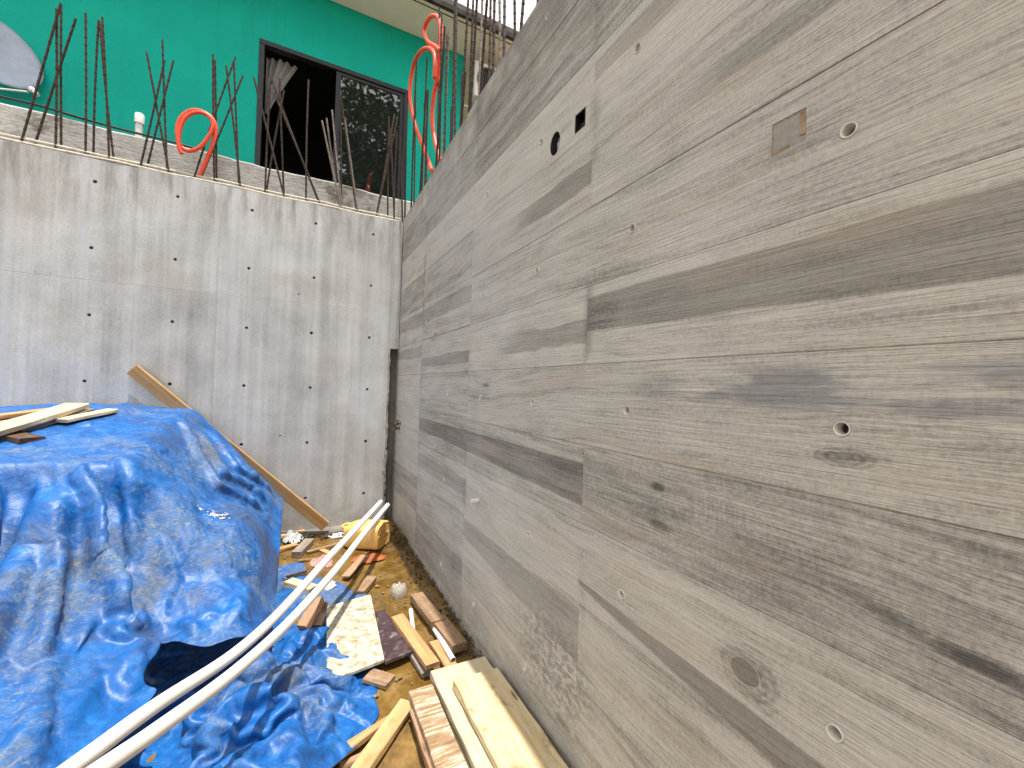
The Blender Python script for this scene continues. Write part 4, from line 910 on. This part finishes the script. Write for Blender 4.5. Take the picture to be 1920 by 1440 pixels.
for pts, h, wg in (((560,1190),(700,1180),(860,1055),(950,1005)),.10,.045),(((700,1290),(800,1180),(930,1085),(990,1035)),.11,.045),(((740,1370),(870,1245),(1010,1175),(1080,1115)),.10,.045),(((690,1440),(800,1330),(960,1285),(1090,1195)),.09,.045),(((1000,1020),(1100,960),(1240,920)),.06,.03),(((1100,1060),(1180,1030),(1310,1060)),.06,.03),(((1110,1100),(1200,1115),(1330,1130)),.05,.03),(((1110,1150),(1190,1210),(1250,1300)),.06,.03),(((1050,1180),(1060,1300),(1010,1430)),.07,.035),(((900,1440),(960,1380),(1080,1300)),.06,.03):
    Z += fold(X, Y, Z0, [cast(*zt(q), dome) for q in pts], h, wg*2, wg*.5, 1, .1, .15)
fieldC = Field(lambda x, y: gz(x, y)+(dome(x, y)-gz(x, y)-.03)*.75, -1.2, .9, .5, 3.6)
Pc = settle(np.stack([X, Y, Z], -1), ins, fieldC, 13, .0007, .8, ((2, .25), (4, .06)), ext=1.01)
N = normals(Pc); Pc = Pc+N*(.0035*tri(X*7+Y*5+W1*.8)*(.6+W3)+.002*tri(X*12-Y*9+W2*.7))[..., None]
tarpC = sheet('blue_tarp', Pc, ins, MAT['tarp2'], 'crumpled bright blue tarp bunched on the mud under the white pipes', 'tarp')
# ---- flat muddy sheet near the foot of the heap
xs = np.arange(-.15, .62, .02); ys = np.arange(2.95, 4.25, .02); X, Y = np.meshgrid(xs, ys, indexing='ij')
mask = (X < .55-.42*sm(3.5, 4.2, Y)+.03*np.sin(Y*17)) & (Y > 3.05+.1*np.sin(X*9))
Z = gz(X, Y)+.010+.012*np.abs(np.sin(X*15+3*np.sin(Y*6)))+.02*(np.sin(X*7+1)*np.sin(Y*9))
for i in range(X.shape[0]):
    for j in range(X.shape[1]): Z[i, j] += gnoise(X[i, j], Y[i, j])
tarpD = sheet('blue_sheet', np.stack([X, Y, Z], -1), mask, MAT['tarp3'], 'flat muddy blue plastic sheet half sunk in the wet ground', 'tarp')

# ================================================================== TIMBER
def plank(name, label, a, b, wd, th, mat, cat='plank', up=(0, 0, 1), top=True, group=None, warp=.006, chip=.004, taper=None, seed=None):
    """a,b: centre of the TOP face at both ends"""
    rp = random.Random(label if seed is None else seed)
    a, b, up = Vector(a), Vector(b), Vector(up); X_ = (b-a).normalized(); Z_ = (up-X_*up.dot(X_)).normalized(); Y_ = Z_.cross(X_); L = (b-a).length
    if top: a = a-Z_*th/2; b = b-Z_*th/2
    n = max(3, int(L/.05)); c = min(.004, th*.14); V = []; F = []
    prof = [(-1, -1, 1, 0), (-1, -1, 0, 1), (-1, 1, 0, -1), (-1, 1, 1, 0), (1, 1, -1, 0), (1, 1, 0, -1), (1, -1, 0, 1), (1, -1, -1, 0)]
    k0 = rp.uniform(0, 50)
    for i in range(n+1):
        t = i/n; s = t*L-L/2; wob = warp*math.sin(t*3.1+k0)*L
        wl = wd/2*(1 if taper is None else 1+(taper-1)*t)
        for q, (sy, sz, iy, iz) in enumerate(prof):
            e = mnoise.noise((s*7, q*3+k0, k0))*chip
            sx = 0
            if i in (0, n): sx = rp.uniform(-1, 1)*chip*1.2
            V.append((s+sx, sy*wl+iy*c+e*(1 if sy*iy == 0 else .6), sz*th/2+iz*c+wob+mnoise.noise((s*5, q+k0, 2))*chip*.4))
    for i in range(n):
        for q in range(8): F.append((i*8+q, i*8+(q+1) % 8, (i+1)*8+(q+1) % 8, (i+1)*8+q))
    F += [tuple(range(8)), tuple(n*8+q for q in range(7, -1, -1))]
    me = bpy.data.meshes.new(name); me.from_pydata(V, [], F)
    bm = bmesh.new(); bm.from_mesh(me); bmesh.ops.recalc_face_normals(bm, faces=bm.faces); bm.to_mesh(me); bm.free()
    me.materials.append(MAT[mat]); o = bpy.data.objects.new(name, me); COL.objects.link(o)
    R = Matrix((X_, Y_, Z_)).transposed().to_4x4(); o.matrix_world = Matrix.Translation((a+b)/2) @ R
    return tag(o, label, cat, group)
# plank leaning on the cast wall
nrm = Vector((0, -1, 0))
pa, pb = PY(246, 692, 4.945), PY(610, 988, 4.88)
plank('leaning_plank', 'long pine plank leaning diagonally against the pale tie-hole wall', pa, pb, .108, .04, 'pine_dark', up=(0, -1, -.22), warp=.001)
# planks lying on the top of the heap
HZ = lambda x, y: float(heap(np.array(x), np.array(y)))
def onheap(px, py, up=.03): return Vector(cast(px, py, lambda x, y: heap(x, y)+up, .8, 5.2))
def hp(name, label, p, q, wd, th, mat, up, **k): plank(name, label, onheap(*p, up), onheap(*q, up), wd, th, mat, **k)
hp('plank', 'orange-edged pine plank at the back of the boards on the tarp', (-60, 785), (110, 763), .12, .03, 'orange_wood', .05)
hp('plank', 'grey weathered board lying between paler boards on top of the tarp', (20, 803), (160, 766), .13, .035, 'grey', .045)
hp('plank', 'short pale pine board on the tarp, the one ending furthest along the ridge', (115, 786), (210, 766), .10, .025, 'pine_pale', .06)
hp('plank', 'dark brown plank end overhanging the front edge of the tarp top', (-40, 795), (62, 820), .12, .035, 'dark', .05)
hp('plank', 'wide pale pine plank lying uppermost across the boards on the tarp', (-50, 814), (145, 755), .15, .035, 'pine_pale', .095)
hp('plank', 'brown weathered batten lowest among the boards on the tarp', (-60, 797), (60, 782), .08, .03, 'brown', .035)

# stacked lumber along the foot of the board-marked wall
def stackp(name, label, x0, x1, y0, y1, zt, th, mat, dx=0., **k):
    xm = (x0+x1)/2; plank(name, label, (xm+dx, y0, zt), (xm, y1, zt), x1-x0, th, mat, group='lumber stacked along the wall foot', **k)
stackp('plank', 'spalted pale wide plank on top of the lumber stack by the wall', .80, 1.062, .6, 2.11, -.088, .04, 'spalt', -.004, chip=.006)
sp_ = bpy.data.objects[[o.name for o in bpy.data.objects if str(o.get('label', '')).startswith('spalted pale')][0]]
for (x0, x1, y0, amp, wd_) in ((.74, .36, -.02, .035, .006), (.42, .05, .015, .02, .009)):
    V = []; n_ = 26
    for i in range(n_+1):
        t_ = i/n_; xx = x0+(x1-x0)*t_; yc = y0+amp*math.sin(t_*3.4)+.006*mnoise.noise((xx*30, 2, 0)); hw = wd_*math.sin(math.pi*min(1, t_*1.0))**.7*(.6+.5*mnoise.noise((xx*22, 5, 1)))+.0008
        V += [(xx, yc-hw, .0212), (xx, yc+hw, .0212), (xx, yc, .012)]
    me = bpy.data.meshes.new('crack'); me.from_pydata(V, [], [(3*i, 3*i+3, 3*i+4, 3*i+1) for i in range(n_)]+[(3*i, 3*i+2, 3*i+5, 3*i+3) for i in range(n_)]+[(3*i+1, 3*i+4, 3*i+5, 3*i+2) for i in range(n_)])
    me.materials.append(MAT['dark']); co = bpy.data.objects.new('crack', me); COL.objects.link(co); co.parent = sp_
stackp('plank', 'wide pale plank second in the lumber stack, reaching furthest', .735, 1.07, .55, 2.30, -.131, .036, 'pine_pale', -.01)
stackp('plank', 'thin pale board third from the top of the lumber stack', .722, .99, .5, 2.22, -.170, .022, 'pine_pale', -.012)
stackp('plank', 'brown plank with whitish cement streaks beside the pale lumber stack', .592, .718, .5, 2.20, -.125, .05, 'streak', -.02)
stackp('plank', 'reddish batten showing below the cement-streaked plank', .578, .66, .6, 2.12, -.178, .035, 'red_wood', -.03)
# loose timber in the mud
def gp(name, label, p, q, wd, th, mat, u0=0., u1=None, cat='plank', **k):
    u1 = u0 if u1 is None else u1
    return plank(name, label, G(*p, th+.012+u0), G(*q, th+.012+u1), wd, th, mat, cat, **k)
gp('plank', 'straight pale pine plank pointing at the lumber stack, with a dark knot', (655, 1470), (764, 1312), .085, .035, 'pine', .0, .02)
gp('plank', 'orange pine plank with a pointed split end beside the crumpled tarp', (560, 1458), (733, 1342), .075, .03, 'orange_wood', .04, .0, taper=.35)
gp('plank', 'smooth orange timber with a red knot beside the dark plywood', (745, 1152), (812, 1244), .085, .03, 'orange_wood', .035, .05)
gp('plank', 'reddish orange board end emerging from behind the pale stack', (815, 1200), (848, 1250), .075, .025, 'orange_wood', .0, .0)
gp('plank', 'grey sided batten lying under the smooth orange timber', (742, 1172), (800, 1258), .06, .03, 'grey')
gp('timber', 'brown beam along the wall foot, the one farther from the lumber stack', (781, 1112), (823, 1163), .10, .05, 'brown', .01, .03, 'beam')
gp('timber', 'brown beam along the wall foot, with its cut end towards the lumber stack', (821, 1156), (862, 1206), .105, .055, 'brown', .01, .02, 'beam')
gp('timber_block', 'short brown block standing alone between flat sheet and bottle base', (673, 1108), (697, 1080), .085, .04, 'brown', 0, 0, 'wood block')
gp('timber_block', 'pale block with a dark hole lying on the flat blue sheet', (541, 1086), (588, 1101), .09, .05, 'pine_pale', 0, 0, 'wood block')
gp('timber_block', 'pale grey-brown block near the crumpled white film', (556, 1035), (580, 1009), .09, .05, 'grey', 0, 0, 'wood block')
gp('plank', 'orange batten at the foot of the tarp beside the white film', (505, 1033), (556, 1019), .07, .03, 'orange_wood')
gp('plank', 'orange strip lying along the footing of the pale wall', (500, 1008), (572, 994), .07, .03, 'pine', .02)
gp('plank', 'thin brown strip in the mud behind the white pipes', (576, 1034), (634, 1018), .04, .02, 'brown')
gp('plank', 'tiny pale splinter of wood beside the thin brown strip', (602, 1029), (618, 1036), .05, .012, 'pine')
gp('plank', 'thin grey-brown lath above the flat blue sheet', (560, 1050), (594, 1046), .03, .015, 'brown')
gp('plank', 'dark stick lying on the flat blue sheet', (538, 1079), (574, 1069), .02, .02, 'dark')
gp('timber', 'reddish timber offcut propped up beside the white pipes, left of its twin', (565, 1174), (596, 1118), .07, .06, 'red_wood', .06, .16, 'beam')
gp('timber', 'reddish timber offcut propped up next to the cement-spattered board', (590, 1172), (603, 1128), .07, .05, 'red_wood', .03, .12, 'beam')
gp('plank', 'brown offcut sticking out from under the edge of crumpled tarp', (690, 1262), (732, 1275), .10, .025, 'brown')
gp('plank', 'small reddish splinter near the two loose planks', (640, 1432), (680, 1414), .03, .02, 'red_wood')
gp('plank', 'flat brown lath under the white pipes beside the yellow canister', (648, 1080), (684, 1040), .07, .015, 'red_wood')
# sheets
def slab(name, label, pts, th, mat, cat):
    c = sum((Vector(p) for p in pts), Vector())/4; X_ = (Vector(pts[1])-Vector(pts[0])).normalized(); N_ = X_.cross((Vector(pts[3])-Vector(pts[0]))).normalized()
    if N_.z < 0: N_ = -N_
    Y_ = N_.cross(X_); R = Matrix((X_, Y_, N_)); loc = [R @ (Vector(p)-c) for p in pts]
    bm = bmesh.new(); vs = [bm.verts.new((v.x, v.y, 0)) for v in loc]; f = bm.faces.new(vs); bm.normal_update()
    r = bmesh.ops.extrude_face_region(bm, geom=[f]); bmesh.ops.translate(bm, vec=(0, 0, -th), verts=[v for v in r['geom'] if isinstance(v, bmesh.types.BMVert)])
    bmesh.ops.bevel(bm, geom=bm.edges[:], offset=.0025, segments=1, affect='EDGES'); bmesh.ops.recalc_face_normals(bm, faces=bm.faces)
    me = bpy.data.meshes.new(name); bm.to_mesh(me); bm.free(); me.materials.append(MAT[mat]); o = bpy.data.objects.new(name, me); COL.objects.link(o)
    o.matrix_world = Matrix.Translation(c) @ R.transposed().to_4x4(); return tag(o, label, cat)
A_, B_, C_ = G(612, 1137, .06), G(695, 1114, .05), G(721, 1236, .07); slab('plywood_board', 'cream board spattered with cement leaning over the wet mud', [A_, B_, C_, A_+C_-B_], .02, 'cement_board', 'board')
A_, B_, C_ = G(700, 1147, .03), G(722, 1142, .03), G(773, 1220, .07); D_ = G(722, 1240, .07); slab('plywood_board', 'dark brown film-faced plywood offcut with white scuffs', [A_, B_, C_, D_], .022, 'film_ply', 'board')

# ------------------------------------------------------------------ white pipes
def pipe(name, label, pts, r, mat, group=None, hollow=True):
    c = curve_pts(pts, 8) if len(pts) > 2 else [Vector(pts[0]).lerp(Vector(pts[1]), i/8) for i in range(9)]
    mb = MB(); mb.tube(c, r, 20, False); mb.tube(c, r*.86, 20, False)
    for e, q in ((0, 1), (-1, -2)):                  # end rings
        t = (c[q]-c[e]).normalized(); mb.lathe([(r, 0), (r*.86, 0), (r*.86, .05)], c[e], t, 20); mb.lathe([(0, .12), (r*.86, .12)], c[e], t, 20)
    o = mb.build(name, MAT[mat], None, False, c[len(c)//2]); autosmooth(o, 50); return tag(o, label, 'pipe', group)
TA_, NA = Vector((.86, 4.50, 0)), Vector((-.50, 1.34, 0))
pp = [PV(px, py, TA_, NA) for px, py in ((714, 941), (665, 994), (612, 1050), (525, 1147), (437, 1227), (292, 1323), (146, 1431), (-40, 1568))]
pipe('pvc_pipe', 'long white plastic pipe resting higher on the tarp, ending left of its twin', pp, .0225, 'pvc')
TB_, NB = Vector((.92, 4.44, 0)), Vector((-.42, 1.27, 0))
pp = [PV(px, py, TB_, NB) for px, py in ((727, 947), (680, 1004), (628, 1070), (540, 1168), (437, 1262), (292, 1370), (200, 1434), (20, 1560))]
pipe('pvc_pipe', 'long white plastic pipe lying lower, its tip nearest the board-marked wall', pp, .0225, 'pvc')
pipe('pvc_pipe', 'short white pipe slipped under the smooth orange timber', [G(770, 1144, .02), G(782, 1246, .02)], .016, 'pvc')
pipe('pvc_pipe', 'short white pipe lying between orange timber and brown beams', [G(801, 1156, .03), G(850, 1238, .05)], .017, 'pvc')

# ------------------------------------------------------------------ yellow canister on its side
can = empty('jerry_can', G(706, 1030), 'orange-yellow plastic canister lying on its side under the white pipes', 'canister')
ctr = G(700, 1034); ctr = Vector((.70, 4.46, float(gz(.7, 4.46))+.125))
AXc = Vector((.80, -.56, .04)).normalized(); UPc = Vector((0, 0, 1)); UPc = (UPc-AXc*UPc.dot(AXc)).normalized(); SDc = UPc.cross(AXc)
def cp(a, s, u): return ctr+AXc*a+SDc*s+UPc*u
mb = MB(); V = []; N = 28; prof = [(-.20, .25), (-.195, .55), (-.17, .86), (-.12, .98), (-.06, 1.), (-.055, .975), (-.045, .975), (-.04, 1.), (.06, 1.), (.065, .975), (.075, .975), (.08, 1.), (.165, 1.), (.185, .97), (.193, .90), (.185, .80), (.183, .3)]
for a, k in prof:
    for j in range(N):
        t = 2*math.pi*j/N; c_, s_ = math.cos(t), math.sin(t); p_ = .42
        V.append(cp(a, .15*k*math.copysign(abs(c_)**p_, c_), .118*k*math.copysign(abs(s_)**p_, s_)))
F = [(i*N+j, i*N+(j+1) % N, (i+1)*N+(j+1) % N, (i+1)*N+j) for i in range(len(prof)-1) for j in range(N)]+[tuple(range(N)), tuple((len(prof)-1)*N+j for j in range(N))]
mb.add(V, F); cb = mb.build('body', MAT['can'], can); autosmooth(cb, 40)
def canbox(nm, a0, a1, s0, s1, u0, u1):
    mb = MB(); mb.cbox((a0, s0, u0), (a1, s1, u1), .006); mb.v = [tuple(cp(*v)) for v in mb.v]; return mb.build(nm, MAT['can'], can)
for k in range(5): canbox('base_rib', .175, .196, -.085+k*.038, -.066+k*.038, .022, .078)
for k in range(5): canbox('base_rib', .175, .196, -.085+k*.038, -.066+k*.038, -.078, -.022)
canbox('base_bar', .178, .199, -.11, .11, -.012, .012)
mb = MB(); mb.tube(curve_pts([cp(-.19, -.05, .07), cp(-.235, -.03, .075), cp(-.24, .05, .075), cp(-.19, .09, .07)], 6), .014, 8); mb.build('handle', MAT['can'], can, True)
mb = MB(); mb.lathe([(.026, -.02), (.026, .02), (.022, .024), (0, .024)], cp(-.215, .02, -.05), -AXc, 16); mb.build('cap', MAT['redbag'], can)

# bottle base, film, rags
bp = G(747, 1118); mb = MB(); V = []; na = 40; R0 = .062
pr = [(1.0, 0), (1.03, .25), (1.02, .55), (.93, .85), (.78, 1.08), (.58, 1.2), (.36, 1.18), (.12, 1.08)]
for k, h in pr:
    for j in range(na):
        a = 2*math.pi*j/na; lob = 1+.10*math.cos(5*a)*min(1, h*.9); V.append(bp+Vector((R0*k*lob*math.cos(a), R0*k*lob*math.sin(a), .0+h*.075*(1+.10*math.cos(5*a)*(h > 1)))))
mb.add(V, [(i*na+j, i*na+(j+1) % na, (i+1)*na+(j+1) % na, (i+1)*na+j) for i in range(len(pr)-1) for j in range(na)]+[tuple((len(pr)-1)*na+j for j in range(na))])
bo = mb.build('bottle_base', MAT['bottle'], None, True, bp); tag(bo, 'clear lobed bottle bottom standing upside down in the mud', 'bottle')
def crumple(name, label, c, r, h, mat, cat, seed, n=22):
    rp = random.Random(seed); V = []; F = []
    for i in range(n+1):
        for j in range(n+1):
            x, y = (i/n-.5)*2, (j/n-.5)*2; q = 1-min(1, (x*x+y*y))
            k = mnoise.fractal((x*1.6+seed, y*1.6, seed), .8, 2, 4); rid = abs(mnoise.noise((x*2.4, y*2.4+seed, 1.)))
            V.append((c.x+x*r[0]*(1+.25*mnoise.noise((x*2, y*2, seed+.5))), c.y+y*r[1]*(1+.25*mnoise.noise((y*2, x*2, seed+3.5))), c.z+.004+h*max(0, q*.55+.5*k*q+.8*rid*q)))
    keep = lambda i, j: ((i/n-.5)**2+(j/n-.5)**2)*4 < 1.02+.25*mnoise.noise((i*.3, j*.3, seed))
    F = [(i*(n+1)+j, (i+1)*(n+1)+j, (i+1)*(n+1)+j+1, i*(n+1)+j+1) for i in range(n) for j in range(n) if keep(i, j)]
    o = mobj(name, V, F, MAT[mat], None, False, c); bm = bmesh.new(); bm.from_mesh(o.data); bmesh.ops.delete(bm, geom=[v for v in bm.verts if not v.link_faces], context='VERTS'); bm.to_mesh(o.data); bm.free()
    return tag(o, label, cat)
crumple('plastic_film', 'crumpled clear white plastic film at the foot of the tarp', G(548, 1012), (.11, .13), .10, 'film', 'plastic film', 1.3)
crumple('rag', 'crumpled pink rag lying behind the white pipes', G(603, 1056), (.11, .12), .06, 'rag', 'rag', 4.1)
crumple('plastic_net', 'flattened red-orange plastic net in front of the yellow canister', G(690, 1048), (.16, .11), .025, 'redbag', 'plastic bag', 7.7)
crumple('plastic_film', 'scrap of white film in the mud between heap and canister', G(634, 1005), (.12, .07), .03, 'film', 'plastic film', 9.2)
crumple('rag', 'small pale scrap lying beside the white pipes on the blue sheet', G(612, 1098), (.07, .09), .03, 'film', 'scrap', 2.9)

# ------------------------------------------------------------------ stuff: soil clods by the wall foot, chips and litter
def scatter(name, label, cat, mat, spots, seed):
    rp = random.Random(seed); mb = MB()
    for (x, y, z, s, flat) in spots:
        bm = bmesh.new(); bmesh.ops.create_icosphere(bm, subdivisions=1, radius=1); a = rp.uniform(0, 6.28); sx, sy = rp.uniform(.6, 1.5), rp.uniform(.5, 1.)
        V = []
        for v in bm.verts:
            q = v.co*(1+.5*mnoise.noise(v.co*1.7+Vector((x*9, y*9, seed)))); q = Vector((q.x*s*sx, q.y*s*sy, q.z*s*flat))
            V.append((x+q.x*math.cos(a)-q.y*math.sin(a), y+q.x*math.sin(a)+q.y*math.cos(a), z+q.z))
        bm.verts.index_update(); mb.add(V, [[v.index for v in f.verts] for f in bm.faces]); bm.free()
    o = mb.build(name, MAT[mat]); return tag(o, label, cat, None, 'stuff')
rp = random.Random(11); sp = []
for i in range(480):
    y = rp.uniform(2.3, 5.0); x = 1.09-abs(rp.gauss(0, .075))
    if x > .8: sp.append((x, y, float(gz(x, y))+.02+.05*max(0, 1-(1.09-x)/.16), rp.choice([.004, .006, .009, .014]), .55))
for i in range(350):
    x = rp.uniform(.05, 1.05); y = 5.0-abs(rp.gauss(0, .09)); sp.append((x, y, float(gz(x, y))+.02, rp.choice([.006, .01, .016, .022]), .6))
scatter('soil_clods', 'dark crumbled soil along the wall foot', 'soil', 'clod', sp, 3)
sp = []
for i in range(150):
    x = rp.uniform(-.05, 1.0); y = rp.uniform(2.2, 4.95); sp.append((x, y, float(gz(x, y))+.012+gnoise(x, y), rp.choice([.004, .006, .009, .014]), .35))
scatter('wood_chips', 'scattered pale wood chips and litter on the mud', 'litter', 'chip', sp, 5)
# dried plaster flakes on the shoulder of the tarp
sp = []
tgt = np.array((-.44, 3.35)); near = TA[np.hypot(TA[:, 0]-tgt[0], TA[:, 1]-tgt[1]) < .10]
for i in range(40):
    v = near[rp.randrange(len(near))]; sp.append((v[0], v[1], v[2]+.004, rp.choice([.006, .010, .015]), .25))
scatter('plaster_flakes', 'pale dried plaster flakes on the shoulder of the blue tarp', 'litter', 'pvc_old', sp, 8)
